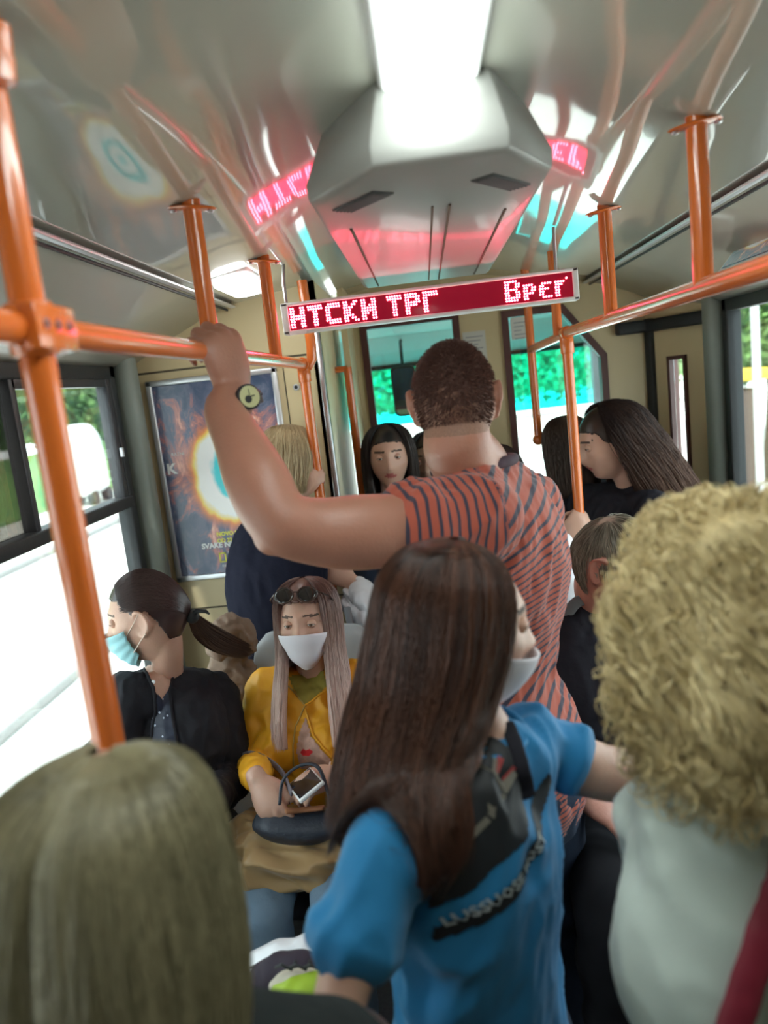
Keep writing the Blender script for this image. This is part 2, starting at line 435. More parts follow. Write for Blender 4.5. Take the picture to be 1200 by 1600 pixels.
SCALP = mat('cropped_scalp', (.13, .06, .045), .7, bump=.5, bump_scale=400)
def eyes(M, parent, skin=None, gaze=-.25):
    sc = M.to_scale()[0]
    for s in (-1, 1):
        c = Vector((s*.031, .0775, .011)); m = MB(); V, Fs = ell((0, 0, 0), (.0112,)*3); m.add([M @ (c+Vector(p)) for p in V], Fs)
        V, Fs = ell((0, 0, 0), (.0050, .0030, .0050)); q = c+Vector((0, .0093, .0085*gaze)); m.add([M @ (q+Vector(p)) for p in V], Fs, 1)
        ey = m.build('eye', [EYEW, EYEI], parent, smooth=True)
        for up, lim in ((1, .0006), (-1, -.0042)):
            V, Fs = ell((0, 0, 0), (.0128, .0124, .0124), nu=40, nv=40); V = np.array(V); z = V[:, 2]
            keep = (z > lim+.0035*(V[:, 0]/.0128)**2*-1) if up > 0 else (z < lim+.0035*(V[:, 0]/.0128)**2)
            m = MB(); m.add([M @ (c+Vector(p)) for p in V], [f for f in Fs if keep[list(f)].all()]); m.build('eyelid', skin or SKIN, parent, smooth=True)
        pts = [M @ (c+Vector((.0126*math.sin(t), .0126*math.cos(t)*.98, .0012-.0035*math.sin(t)**2))) for t in np.linspace(-1.15, 1.15, 12)]
        m = MB(); m.tube(pts, .0009*sc, 6); m.build('eyelashes', BROW, parent, smooth=True)

def cap_shell(name, M, mask, matl, parent, off=1.06, thick=.93, nu=160, nv=110, bump=0.0, seed=0):
    """hair lying on the skull: closed shell over the directions chosen by mask(d)"""
    d = dirs_grid(nu, nv); k = mask(d); base = head_surf(d, False)
    w = wav(d, 9, seed, 12)[:, None]
    A = xf(M, base*(off+bump*w)); B = xf(M, base*thick); n = len(d)
    f = []; K = k
    idx = lambda j, i: j*nu+(i % nu)
    sel = np.zeros((nv, nu), bool)
    for j in range(nv):
        for i in range(nu):
            sel[j, i] = K[idx(j, i)] and K[idx(j+1, i)] and K[idx(j+1, i+1)] and K[idx(j, i+1)]
    for j in range(nv):
        for i in range(nu):
            if not sel[j, i]: continue
            a, b, c, e = idx(j, i), idx(j+1, i), idx(j+1, i+1), idx(j, i+1)
            f.append((a, b, c, e)); f.append((n+e, n+c, n+b, n+a))
            if not sel[j, (i-1) % nu]: f.append((a, n+a, n+b, b))
            if not sel[j, (i+1) % nu]: f.append((c, n+c, n+e, e))
            if j+1 >= nv or not sel[j+1, i]: f.append((b, n+b, n+c, c))
            if j > 0 and not sel[j-1, i]: f.append((e, n+e, n+a, a))
    o = mesh_np(name, np.vstack([A, B]), f, matl, parent)
    attr(o, 'hr', np.clip(.5+.4*np.concatenate([w[:, 0], w[:, 0]]), 0, 1))
    return o

def strands(name, paths, rad, matl, parent, taper=True, sides=3, hrv=None):
    """paths (n, m, 3) -> thin tubes; attributes hr (random per strand) and ht (along)"""
    n, m, _ = paths.shape
    T = np.gradient(paths, axis=1); T /= np.linalg.norm(T, axis=2)[..., None]+1e-12
    ref = np.zeros_like(T); ref[..., 0] = .3; ref[..., 1] = 1.; ref[..., 2] = .17
    s = np.cross(T, ref); s /= np.linalg.norm(s, axis=2)[..., None]+1e-9; b = np.cross(T, s)
    prof = np.sin(np.clip(np.linspace(.12, 1.0, m), 0, 1)*math.pi*.5)
    if taper: prof = prof*np.clip((1.02-np.linspace(0, 1, m))*4, .1, 1)
    r = (np.asarray(rad).reshape(-1, 1)*prof[None, :])[..., None]
    V = np.stack([paths+r*(math.cos(a)*s+math.sin(a)*b) for a in np.linspace(0, 2*math.pi, sides, endpoint=False)], 2)  # n,m,sides,3
    V = V.reshape(-1, 3)
    i = np.arange(n)[:, None, None]*m*sides; j = np.arange(m-1)[None, :, None]*sides; k = np.arange(sides)[None, None, :]; k2 = (k+1) % sides
    f = np.stack([i+j+k, i+j+k2, i+j+sides+k2, i+j+sides+k], -1).reshape(-1, 4)
    o = mesh_np(name, V, f, matl, parent)
    hr = np.repeat(rng.random(n) if hrv is None else hrv, m*sides); ht = np.tile(np.repeat(np.linspace(0, 1, m), sides), n)
    attr(o, 'hr', hr); attr(o, 'ht', ht)
    return o
def ring_curve(rings, t):
    """rings (k,5): cx,cy,cz,rx,ry ; t (n,m) in 0..1 -> interpolated (n,m,5)"""
    D = catmull(rings, 12); x = np.linspace(0, 1, len(D))
    return np.stack([np.interp(t, x, D[:, c]) for c in range(D.shape[1])], -1)
def push_out(p, bvs, gap, lay, M):
    p = np.array(p); g = np.random.default_rng(1)
    ax = np.array(M.translation)
    for bv in bvs:
        for i in range(len(p)):
            v = Vector(p[i]); h = bv.find_nearest(v, .16)
            if h[0] is None: continue
            d = v-h[0]; s = d.dot(h[1])
            if s < gap:
                q = h[0]+h[1]*(gap if lay is None else gap*(.6+6*max(0, lay[i]-.9))); p[i] = q
    return p
def hair_vol(M, rings, az, n, rad, matl, parent, m=26, amp=.004, freq=2., seed=0, shell_mat=None, layer=(.90, 1.05), endvar=.08, curl=0., curlf=18., name='hair', clump=0, part=0., lump=0., collide=None, gap=.006):
    """hair falling along an envelope of rings (head frame). azimuth in degrees, 0 at the back, + towards its right, 180 at the front"""
    g = np.random.default_rng(seed); rings = np.asarray(rings, float)
    a0, a1 = math.radians(az[0]), math.radians(az[1])
    A = g.uniform(a0, a1, n)
    hrv = None
    if clump:
        ci = np.round((A-a0)/(a1-a0)*clump).astype(int); hrv = np.clip(.65*g.random(clump+1)[ci]+.45*g.random(n)-.05, 0, 1)
        cc = np.round((A-a0)/(a1-a0)*clump)/clump*(a1-a0)+a0
        A = A*.45+cc*.55
    t = np.linspace(0, 1, m)[None, :]*(1-endvar*g.random(n))[:, None]
    R = ring_curve(rings, t)
    lay = g.uniform(layer[0], layer[1], n)[:, None]
    if part: lay = lay*(1-part*np.exp(-(A[:, None]/.13)**2)*np.ones_like(t))
    wob = amp*np.sin(freq*6.28*t+g.random(n)[:, None]*6.28)*t
    An = A[:, None]+wob*6+np.cumsum(g.normal(0, .006, (n, m)), 1)
    x = R[..., 0]+R[..., 3]*lay*np.sin(An)+wob; y = R[..., 1]-R[..., 4]*lay*np.cos(An)+wob; z = R[..., 2]+amp*.6*np.sin(freq*9*t+lay*40)
    pth = np.stack([x, y, z], -1)
    if curl:
        ph = g.random(n)[:, None]*6.28; cr = curl*(.5+g.random(n)[:, None])*np.clip(t*5, 0.2, 1); w = curlf*(.7+.6*g.random(n)[:, None])*t
        pth[..., 0] += cr*np.cos(w*6.28+ph); pth[..., 1] += cr*np.sin(w*6.28+ph); pth[..., 2] += cr*.6*np.cos(w*6.28+ph+1.3)
    pth = xf(M, pth.reshape(-1, 3))
    if lump: cM = np.array(M.translation); pth = cM+(pth-cM)*(1+lump*wav(pth, 42, seed, 14))[:, None]
    if collide: pth = push_out(pth, collide, gap, np.repeat(lay.max(1) if lay.ndim > 1 else lay, m), M)
    pth = pth.reshape(n, m, 3)
    o = strands(name, pth, rad*(.6+.8*g.random(n)), matl, parent, hrv=hrv)
    # solid core under the strands, joined into the same hair mesh
    na, mt = 60, 40; Ag = np.linspace(a0, a1, na); tg = np.linspace(0, .97, mt); Rg = ring_curve(rings, tg)
    full = (a1-a0) > 6.2
    V = []
    for L0 in (layer[0]*1.02, layer[0]*.86):
        for j in range(mt):
            for i in range(na):
                L = L0*(1-part*math.exp(-(Ag[i]/.13)**2))
                V.append((Rg[j, 0]+Rg[j, 3]*L*math.sin(Ag[i]), Rg[j, 1]-Rg[j, 4]*L*math.cos(Ag[i]), Rg[j, 2]-(0 if L > layer[0] else .004)))
    V = xf(M, V); N = na*mt; f = []
    if collide: V[:N] = push_out(V[:N], collide, gap*.6, None, M); V[N:] = push_out(V[N:], collide, gap*.2, None, M)
    for j in range(mt-1):
        for i in range(na-1):
            a = j*na+i; f.append((a, a+1, a+na+1, a+na)); f.append((N+a+na, N+a+na+1, N+a+1, N+a))
    for j in range(mt-1):
        a = j*na; f.append((a+na, N+a+na, N+a, a)); a = j*na+na-1; f.append((a, N+a, N+a+na, a+na))
    for i in range(na-1):
        a = (mt-1)*na+i; f.append((a, a+1, N+a+1, N+a))
    c = mesh_np('core', V, f, matl)
    attr(c, 'hr', np.tile(np.repeat(np.ones(mt), na)*.25, 2)); attr(c, 'ht', np.tile(np.repeat(tg, na), 2))
    join_into(o, c)
    return o
def join_into(a, b):
    """append mesh b (world coordinates, same attributes) to mesh a"""
    va, vb = coords(a), coords(b)
    def faces(o):
        me = o.data; n = len(me.polygons); v = np.empty(len(me.loops), np.int32); me.loops.foreach_get('vertex_index', v); return v.reshape(n, -1)
    fa, fb = faces(a), faces(b)+len(va)
    def at(o, nme):
        at_ = o.data.attributes.get(nme); x = np.zeros(len(o.data.vertices), np.float32)
        if at_: at_.data.foreach_get('value', x)
        return x
    names = [x.name for x in a.data.attributes if x.name in ('hr', 'ht', 'sc')]
    vals = {k: np.concatenate([at(a, k), at(b, k)]) for k in names}
    old = a.data; mats = list(old.materials)
    tmp = mesh_np('tmp', np.vstack([va, vb]), np.vstack([fa, fb]), mats); nm = old.name
    a.data = tmp.data; bpy.data.objects.remove(tmp); bpy.data.objects.remove(b); bpy.data.meshes.remove(old); a.data.name = nm
    for k, v in vals.items(): attr(a, k, v)
def face_patch(name, M, azr, elr, off, matl, parent, thick=.002, shape=None, pleats=0, nu=40, nv=24):
    """cloth lying over the lower face: patch of the head surface pushed out by off(az, el)"""
    U = np.linspace(-1, 1, nu); Vv = np.linspace(0, 1, nv); out = []
    for th in (0, thick):
        P_ = []
        for v in Vv:
            for u in U:
                az = math.radians(azr)*u; el0, el1 = elr(u); el = math.radians(el0+(el1-el0)*v)
                P_.append((math.sin(az)*math.cos(el), math.cos(az)*math.cos(el), math.sin(el)))
        d = np.array(P_); b = head_surf(d, False); uu = np.tile(U, nv); vv = np.repeat(Vv, nu)
        k = off(uu, vv)+th+(pleats and .0012*np.sin(vv*pleats*6.28))
        out.append(xf(M, b+d*k[:, None] if not np.isscalar(k) else b+d*k))
    N = nu*nv; f = []
    for j in range(nv-1):
        for i in range(nu-1):
            a = j*nu+i; f.append((N+a, N+a+1, N+a+nu+1, N+a+nu)); f.append((a+nu, a+nu+1, a+1, a))
    for i in range(nu-1): f.append((i, i+1, N+i+1, N+i)); a = (nv-1)*nu+i; f.append((a+1, a, N+a, N+a+1))
    for j in range(nv-1): a = j*nu; f.append((a+nu, a, N+a, N+a+nu)); a += nu-1; f.append((a, a+nu, N+a+nu, N+a))
    return mesh_np(name, np.vstack(out), f, matl, parent)
def short_hair(M, mask, n, length, rad, matl, parent, seed=0, tilt=.5, name='hair'):
    g = np.random.default_rng(seed); d = g.normal(size=(n*3, 3)); d /= np.linalg.norm(d, axis=1)[:, None]
    d = d[mask(d)][:n]; b = head_surf(d, False); n = len(d)
    L = length(d)*(.7+.6*g.random(n)); dirn = d+np.array([0, tilt*.3, -tilt*.35])+g.normal(0, .22, (n, 3)); dirn /= np.linalg.norm(dirn, axis=1)[:, None]
    t = np.linspace(0, 1, 4)[None, :, None]
    p = b[:, None, :]*.995+dirn[:, None, :]*t*L[:, None, None]; p[..., 2] -= (t[..., 0]**2*L[:, None]*.35)
    return strands(name, xf(M, p.reshape(-1, 3)).reshape(n, 4, 3), np.full(n, rad), matl, parent)
def person(name_base, label, group=None):
    e = empty('person', name_base); tag(e, label, 'person', group); return e
def cloth(name, parts, matl, parent, voxel=.006, smooth=5, amp=.004, scale=26, seed=0, dirn=None, post=None, stretch=.3):
    return fuse(name, parts, voxel, smooth, matl, parent, disp=folds(amp, scale, seed, dirn, stretch), post=post)
# ------------------------------------------------------------------ the tram: shell
XL, XR, XC = -1.01, 1.09, .04
YB, YP, YF = -2.2, 2.65, 3.30          # rear end, poster bulkhead, cab bulkhead
def glass_mat(name, tint, refl=.06, rough=0.0):
    m = bpy.data.materials.new(name); m.use_nodes = True; t = m.node_tree; t.nodes.clear()
    o = t.nodes.new('ShaderNodeOutputMaterial'); a = t.nodes.new('ShaderNodeBsdfTransparent'); a.inputs[0].default_value = (*tint, 1)
    g = t.nodes.new('ShaderNodeBsdfGlossy'); g.inputs['Roughness'].default_value = rough; g.inputs[0].default_value = (.9, .95, .95, 1)
    lw = t.nodes.new('ShaderNodeLayerWeight'); lw.inputs[0].default_value = .25
    mr = t.nodes.new('ShaderNodeMath'); mr.operation = 'MULTIPLY_ADD'; mr.inputs[1].default_value = .5; mr.inputs[2].default_value = refl
    x = t.nodes.new('ShaderNodeMixShader'); t.links.new(lw.outputs['Fresnel'], mr.inputs[0]); t.links.new(mr.outputs[0], x.inputs[0])
    t.links.new(a.outputs[0], x.inputs[1]); t.links.new(g.outputs[0], x.inputs[2]); t.links.new(x.outputs[0], o.inputs[0]); return m
GLASS = glass_mat('window_glass', (.93, .97, .96)); GLASS_T = glass_mat('tinted_sliding_glass', (.38, .37, .35))
TEAL = glass_mat('teal_sunscreen_film', (.10, .84, .82), .03)
m, t, b = new_mat('glossy_ceiling_panel'); CEIL = m
b.inputs['Base Color'].default_value = (.38, .385, .32, 1); b.inputs['Roughness'].default_value = .35
b.inputs['Coat Weight'].default_value = 1.; b.inputs['Coat Roughness'].default_value = .045; b.inputs['Coat IOR'].default_value = 2.3
tc = t.nodes.new('ShaderNodeTexCoord'); n = t.nodes.new('ShaderNodeTexNoise'); n.inputs['Scale'].default_value = 3.2; n.inputs['Detail'].default_value = 1.5
mp = t.nodes.new('ShaderNodeMapping'); mp.inputs['Scale'].default_value = (1, .35, 1)
bp = t.nodes.new('ShaderNodeBump'); bp.inputs['Strength'].default_value = .18; bp.inputs['Distance'].default_value = .05
t.links.new(tc.outputs['Object'], mp.inputs[0]); t.links.new(mp.outputs[0], n.inputs['Vector']); t.links.new(n.outputs['Fac'], bp.inputs['Height'])
t.links.new(bp.outputs['Normal'], b.inputs['Coat Normal']); t.links.new(bp.outputs['Normal'], b.inputs['Normal'])
COVE = mat('cove_panel', (.46, .45, .38), .30, noise_amt=.04, noise_scale=4, coat=.5)

def profile_sweep(prof, y0, y1, ny, thick):
    V = []; n = len(prof)
    for L in (0, thick):
        for j in range(ny+1):
            y = y0+(y1-y0)*j/ny
            for x, z in prof: V.append((x, y, z+L))
    N = n*(ny+1); f = []
    for j in range(ny):
        for i in range(n-1):
            a = j*n+i; f.append((a, a+1, a+n+1, a+n)); f.append((N+a+n, N+a+n+1, N+a+1, N+a))
        f.append((j*n, (j+1)*n, N+(j+1)*n, N+j*n)); f.append(((j+1)*n-1+n, (j+1)*n-1, N+(j+1)*n-1, N+(j+1)*n-1+n))
    for i in range(n-1): f.append((i, N+i, N+i+1, i+1)); a = ny*n+i; f.append((a+1, N+a+1, N+a, a))
    return V, f
hw = .66
ctr = [(XC+x, 2.195-.058*(abs(x)/.42)**2 if abs(x) < .42 else 2.137-(abs(x)-.42)/.24*.036) for x in np.linspace(-hw, hw, 41)]
V, f = profile_sweep(ctr, YB, YF, 30, .03); struct(mesh_np('ceiling', V, f, CEIL))
for sgn, nm in ((-1, 'trim_1'), (1, 'trim_2')):
    pr = [(XC+sgn*(hw+(1.05-hw)*u), 2.098-.168*u**1.5-.012*math.sin(u*3.1)) for u in np.linspace(0, 1, 13)]
    V, f = profile_sweep(pr, YB, YP if sgn < 0 else YF, 10, .02); struct(mesh_np(nm, V, f, COVE))
    s = MB(); s.box((XC+sgn*(hw-.004), (YB+YF)/2, 2.094), (.018, YF-YB, .008)); s.box((XC+sgn*(hw+.016), (YB+YF)/2, 2.086), (.006, YF-YB, .008), mi=1)
    struct(s.build('trim_%d' % (3 if sgn < 0 else 4), [ALU, BLACKP], bevel=.002))
FLOORM = mat('speckled_rubber_floor', (.09, .09, .095), .6, noise_amt=.4, noise_scale=90)
m = MB(); m.b2((XL-.05, YB, -.06), (XR+.05, 4.5, 0)); struct(m.build('floor', FLOORM))
PAINT = mat('grey_green_pillar', (.20, .22, .19), .45, noise_amt=.05)
def side_wall(name, x, sgn, wins, yend):
    m = MB(); t = .05; xo = x+sgn*t
    m.b2((x, YB, 0), (xo, yend, .85)); m.b2((x, YB, 1.93), (xo, yend, 2.2))
    ys = [YB]+[v for w in wins for v in w]+[yend]
    for i in range(0, len(ys), 2): m.b2((x, ys[i], .85), (xo, ys[i+1], 1.93), 1)
    struct(m.build(name, [CREAM, PAINT]))
LW = [(-.55, .72), (.9, 2.50)]; RW = [(1.05, 2.88)]  # unseen rear stretches walled without windows to dim the light on the foreground
side_wall('wall_left', XL, -1, LW, YP+.04); side_wall('wall_right', XR, 1, RW, 3.0)
def window(n, x, sgn, y0, y1, sliding=True, split=None):
    w = empty('window_%d' % n, (x, (y0+y1)/2, .85)); struct(w)
    m = MB(); xa, xb = x-sgn*.012, x+sgn*.04
    for a, b_ in (((y0, .85), (y1, .885)), ((y0, 1.895), (y1, 1.95)), ((y0, .85), (y0+.045, 1.95)), ((y1-.045, .85), (y1, 1.95))):
        m.b2((xa, a[0], a[1]), (xb, b_[0], b_[1]))
    if sliding: m.b2((xa-sgn*.006, y0+.03, 1.478), (xb, y1-.03, 1.515))
    m.build('window_frame', BLACKP, w, bevel=.006)
    if sliding:
        ym = split or (y0+y1)/2
        m = MB(); m.b2((xa+sgn*.006, ym-.012, 1.50), (xb-sgn*.01, ym+.014, 1.91)); m.b2((xa+sgn*.004, y1-.075, 1.50), (xb-sgn*.01, y1-.045, 1.90))
        m.b2((xa+sgn*.006, ym, 1.872), (xb-sgn*.01, y1-.04, 1.90))
        m.build('sash', DARKM, w, bevel=.003)
        m = MB(); m.b2((xa+sgn*.016, ym, 1.50), (xa+sgn*.020, y1-.05, 1.89)); m.b2((xa+sgn*.026, y0+.04, .88), (xa+sgn*.030, y1-.04, 1.49)); m.build('pane', GLASS, w)
        m = MB(); m.b2((xa+sgn*.032, y0+.04, 1.50), (xa+sgn*.036, ym, 1.90)); m.build('pane', GLASS_T, w)
        m = MB(); m.box((xa-sgn*.004, y1-.062, 1.66), (.012, .012, .03)); m.build('catch', ALU, w, bevel=.002)
    else:
        m = MB(); m.b2((xa+sgn*.026, y0+.04, .88), (xa+sgn*.030, y1-.04, 1.90)); m.build('pane', GLASS, w)
window(1, XL, -1, .9, 2.50, split=1.86); window(2, XL, -1, -.55, .72)
window(4, XR, 1, 1.05, 2.88, sliding=False)
# round grey-green pillar beside the front left window
m = MB(); m.tube([(XL+.02, 2.555, .0), (XL+.02, 2.555, 1.96)], .045, 20); struct(m.build('trim_5', PAINT, smooth=True))
m = MB(); m.tube([(XR-.015, 2.93, .0), (XR-.015, 2.93, 1.96)], .045, 20); struct(m.build('trim_6', PAINT, smooth=True))
m = MB(); m.b2((XL-.05, YB-.05, 0), (XR+.05, YB, 2.25)); struct(m.build('wall_rear', CREAM))
# poster bulkhead (electrical cabinet), its side and the posts of the cab door
m = MB(); m.b2((XL, YP, 0), (-.335, YP+.03, 2.15)); m.b2((-.365, YP, 0), (-.335, YF, 2.17))
m.b2((-.30, 3.05, 0), (-.275, YF, 2.17))
struct(m.build('wall_front_left', CREAM))
m = MB()
for a, b_ in (((-.995, 1.905), (-.36, 1.912)), ((-.995, 0), (-.990, 1.91)), ((-.475, .3), (-.471, 1.91)), ((-.995, 1.055), (-.36, 1.061))):
    m.b2((a[0], YP-.0015, a[1]), (b_[0], YP, b_[1]))
struct(m.build('trim_7', GROOVE))
c = P(463, 605, YP-.003); m = MB(); m.tube([c, c-Vector((0, .006, 0))], .011, 16); m.tube([c-Vector((0, .006, 0)), c-Vector((0, .008, 0))], .006, 12, mi=1)
tag(m.build('cabinet_lock', [ALU, BLACKP], smooth=True), 'small round lock in the cream cabinet panel right of the poster', 'lock')
m = MB(); m.b2((-.352, YP-.012, 0.2), (-.333, YP+.0, 1.98)); struct(m.build('trim_8', STEEL, bevel=.003))
MAROON = mat('maroon_profile', (.10, .035, .03), .5)
# cab bulkhead with its two glazed openings
def fr(px, py, Y=YF): p = P(px, py, Y); return p.x, p.z
m = MB(); x0, x1 = -.275, .93
dl, dr, dz0, dz1 = -.245, .170, .95, 2.04
wl, wr, wz0, wz1 = .345, .765, .95, 2.02
m.b2((x0, YF, 0), (dl, YF+.03, 2.2)); m.b2((dl, YF, 0), (dr, YF+.03, dz0)); m.b2((dl, YF, dz1), (dr, YF+.03, 2.2)); m.b2((dr, YF, 0), (wl, YF+.03, 2.2))
m.b2((wl, YF, 0), (wr, YF+.03, wz0)); m.b2((wl, YF, wz1), (wr, YF+.03, 2.2)); m.b2((wr, YF, 0), (x1, YF+.03, 2.2))
m.prism([(wr, YF, 1.80), (wr, YF, wz1), (.60, YF, wz1)], (0, .03, 0))
struct(m.build('wall_front', CREAM))
def ring(pts, w, d, y):
    mm = MB(); n = len(pts); c = Vector((sum(p[0] for p in pts)/n, 0, sum(p[1] for p in pts)/n)); P3 = [Vector((p[0], 0, p[1])) for p in pts]; inn = []
    for i in range(n):
        a, b_, c_ = P3[i-1], P3[i], P3[(i+1) % n]; e1 = (b_-a).normalized(); e2 = (c_-b_).normalized()
        n1 = Vector((-e1.z, 0, e1.x)); n2 = Vector((-e2.z, 0, e2.x))
        if n1.dot(c-b_) < 0: n1 = -n1
        if n2.dot(c-b_) < 0: n2 = -n2
        bi = (n1+n2).normalized(); inn.append(b_+bi*w/max(.4, bi.dot(n1)))
    for i in range(n):
        j = (i+1) % n; q = [Vector((v.x, y, v.z)) for v in (P3[i], P3[j], inn[j], inn[i])]; mm.prism(q, (0, d, 0))
    return mm, [(v.x, v.z) for v in inn]
d1 = empty('door_1', (-.04, YF, 0)); struct(d1)
mm, inn = ring([(dl, dz0), (dr, dz0), (dr, dz1), (dl, dz1)], .028, .05, YF-.012); mm.build('door_frame', MAROON, d1)
mm = MB(); mm.prism([(x, YF+.01, z) for x, z in inn], (0, .005, 0)); mm.build('pane', GLASS, d1)
w7 = empty('window_7', (.55, YF, dz0)); struct(w7)
mm, inn = ring([(wl, wz0), (wr, wz0), (wr, 1.80), (.60, wz1), (wl, wz1)], .028, .05, YF-.012); mm.build('window_frame', MAROON, w7)
mm = MB(); mm.prism([(x, YF+.01, z) for x, z in inn], (0, .005, 0)); mm.build('pane', GLASS, w7)
# angled front right wall with the narrow window
A, B = Vector((.93, YF, 0)), Vector((XR, 3.0, 0)); dv = (B-A).normalized(); nv_ = Vector((-dv.y, dv.x, 0)); nv_ = nv_ if nv_.y > 0 else -nv_; Lw = (B-A).length
def slab(m, u0, u1, z0, z1, th=.03, off=0., mi=0):
    m.prism([A+dv*u0*Lw+nv_*off+Vector((0, 0, z0)), A+dv*u1*Lw+nv_*off+Vector((0, 0, z0)), A+dv*u1*Lw+nv_*off+Vector((0, 0, z1)), A+dv*u0*Lw+nv_*off+Vector((0, 0, z1))], nv_*th, mi)
m = MB(); slab(m, 0, .34, 0, 2.2); slab(m, .62, 1., 0, 2.2); slab(m, .34, .62, 0, 1.2); slab(m, .34, .62, 1.76, 2.2); struct(m.build('wall_front_right', CREAM))
w8 = empty('window_8', A+dv*.5*Lw+Vector((0, 0, 1.2))); struct(w8)
m = MB(); slab(m, .34, .38, 1.2, 1.76, .045, -.012); slab(m, .58, .62, 1.2, 1.76, .045, -.012); slab(m, .34, .62, 1.2, 1.215, .045, -.012); slab(m, .34, .62, 1.745, 1.76, .045, -.012); m.build('window_frame', MAROON, w8)
m = MB(); slab(m, .38, .58, 1.21, 1.75, .004, .01); m.build('pane', GLASS, w8)
m = MB(); slab(m, .02, .13, 0, 1.92, .03, -.02); struct(m.build('trim_9', BLACKP, bevel=.004))
m = MB(); m.b2((.80, YF-.07, 1.865), (.98, YF-.01, 1.915)); slab(m, .12, 1.0, 1.865, 1.915, .04, -.05); struct(m.build('trim_10', BLACKP, bevel=.01))
# cab beyond the bulkhead
CABG = mat('cab_lining_grey', (.62, .63, .60), .6, noise_amt=.04)
m = MB(); m.b2((-.95, YF+.03, 2.02), (1.0, 4.5, 2.06)); m.prism([(-.95, 4.05, 2.03), (-.95, 4.5, 1.86), (-.95, 4.5, 2.06)], (1.95, 0, 0))
struct(m.build('trim_11', CABG))
m = MB(); m.b2((-1.0, YP+.03, 0), (-.95, 4.5, 2.1)); m.b2((1.0, YF+.03, 0), (1.05, 4.5, 2.1)); m.b2((-1.0, 4.46, 0), (1.05, 4.5, .98)); struct(m.build('wall_cab', CABG))
m = MB(); m.b2((-.95, 4.05, .9), (1.0, 4.46, 1.06)); m.b2((-.30, 3.95, .9), (.45, 4.2, 1.16)); struct(m.build('trim_12', BLACKP, bevel=.02))
w9 = empty('window_9', (0, 4.48, .98)); struct(w9)
m = MB(); m.b2((-.95, 4.44, 1.86), (1.0, 4.5, 1.89)); m.b2((-.95, 4.44, .98), (-.90, 4.5, 1.89)); m.b2((.95, 4.44, .98), (1.0, 4.5, 1.89)); m.b2((-.95, 4.44, .98), (1, 4.5, 1.01)); m.build('window_frame', BLACKP, w9)
m = MB(); m.b2((-.92, 4.47, 1.0), (.97, 4.475, 1.54)); m.build('pane', GLASS, w9)
m = MB(); m.b2((-.92, 4.47, 1.54), (.97, 4.475, 1.87)); m.build('pane', TEAL, w9)

# ------------------------------------------------------------------ outside
ASPH = mat('sunlit_concrete_road', (.62, .61, .58), .8, noise_amt=.10, noise_scale=.6)
m = MB(); m.b2((-60, -30, -.7), (60, 60, -.6)); struct(m.build('ground', ASPH))
KERB = mat('kerb_stone', (.34, .33, .32), .8, noise_amt=.1)
m = MB(); m.b2((-3.62, -20, -.6), (-3.5, 30, -.50)); tag(m.build('kerb', KERB, bevel=.02), 'grey kerb line along the road outside the left window', 'kerb')
m = MB(); m.b2((-7.3, -20, -.6), (-7.1, 30, -.50)); tag(m.build('kerb', KERB, bevel=.02), 'far grey kerb across the road outside the left window', 'kerb')
GRASS = mat('grass_verge', (.16, .30, .09), .9, noise_amt=.3, noise_scale=6, bump=.6, bump_scale=30)
m = MB(); m.prism([(-12.3, 6, -.6), (-10.6, 6, -.6), (-12.3, 6, .9)], (0, 38, 0)); tag(m.build('grass_verge', GRASS, bevel=.05), 'strip of grass in front of the green hedge', 'grass', kind='stuff')
m, t, b = new_mat('leaves'); LEAF = m
a = t.nodes.new('ShaderNodeAttribute'); a.attribute_name = 'hr'; mx = t.nodes.new('ShaderNodeMix'); mx.data_type = 'RGBA'
mx.inputs['A'].default_value = (.03, .10, .025, 1); mx.inputs['B'].default_value = (.20, .36, .10, 1); t.links.new(a.outputs['Fac'], mx.inputs['Factor']); t.links.new(mx.outputs['Result'], b.inputs['Base Color']); b.inputs['Roughness'].default_value = .6
LEAF2 = LEAF.copy(); LEAF2.name = 'sunlit_leaves'  # brighter copy: sunlight on the far tree row is put into the leaf colour
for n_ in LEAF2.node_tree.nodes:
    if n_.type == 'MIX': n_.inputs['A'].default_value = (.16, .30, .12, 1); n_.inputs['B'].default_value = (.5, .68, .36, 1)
def leaves(name, c, r, n, size, parent=None, seed=0, box=False):
    g = np.random.default_rng(seed); p = g.uniform(-1, 1, (n*3, 3))
    if not box: p = p[(p**2).sum(1) < 1]
    p = p[:n]; n = len(p); lump = .85+.2*wav(p, 3.5, seed)[:, None]
    c0 = np.array(c)+p*np.array(r)*lump; u = g.normal(size=(n, 3)); u /= np.linalg.norm(u, axis=1)[:, None]; w = np.cross(u, g.normal(size=(n, 3))); w /= np.linalg.norm(w, axis=1)[:, None]
    s = (size*(.6+.8*g.random(n)))[:, None]
    V = np.stack([c0-u*s, c0+w*s*.5, c0+u*s, c0-w*s*.5], 1).reshape(-1, 3); f = np.arange(4*n).reshape(n, 4)
    o = mesh_np(name, V, f, LEAF, parent, smooth=False); attr(o, 'hr', np.repeat(g.random(n), 4)); return o
hd = leaves('hedge', (-13.6, 24, 3.4), (1.0, 20, 2.6), 55000, .17, seed=3, box=True); tag(hd, 'tall green hedge beyond the road outside the left window', 'hedge')
BARK = mat('tree_bark', (.12, .08, .05), .9, bump=.5, bump_scale=30); WPOLE = mat('pale_grey_pole', (.55, .56, .56), .5)
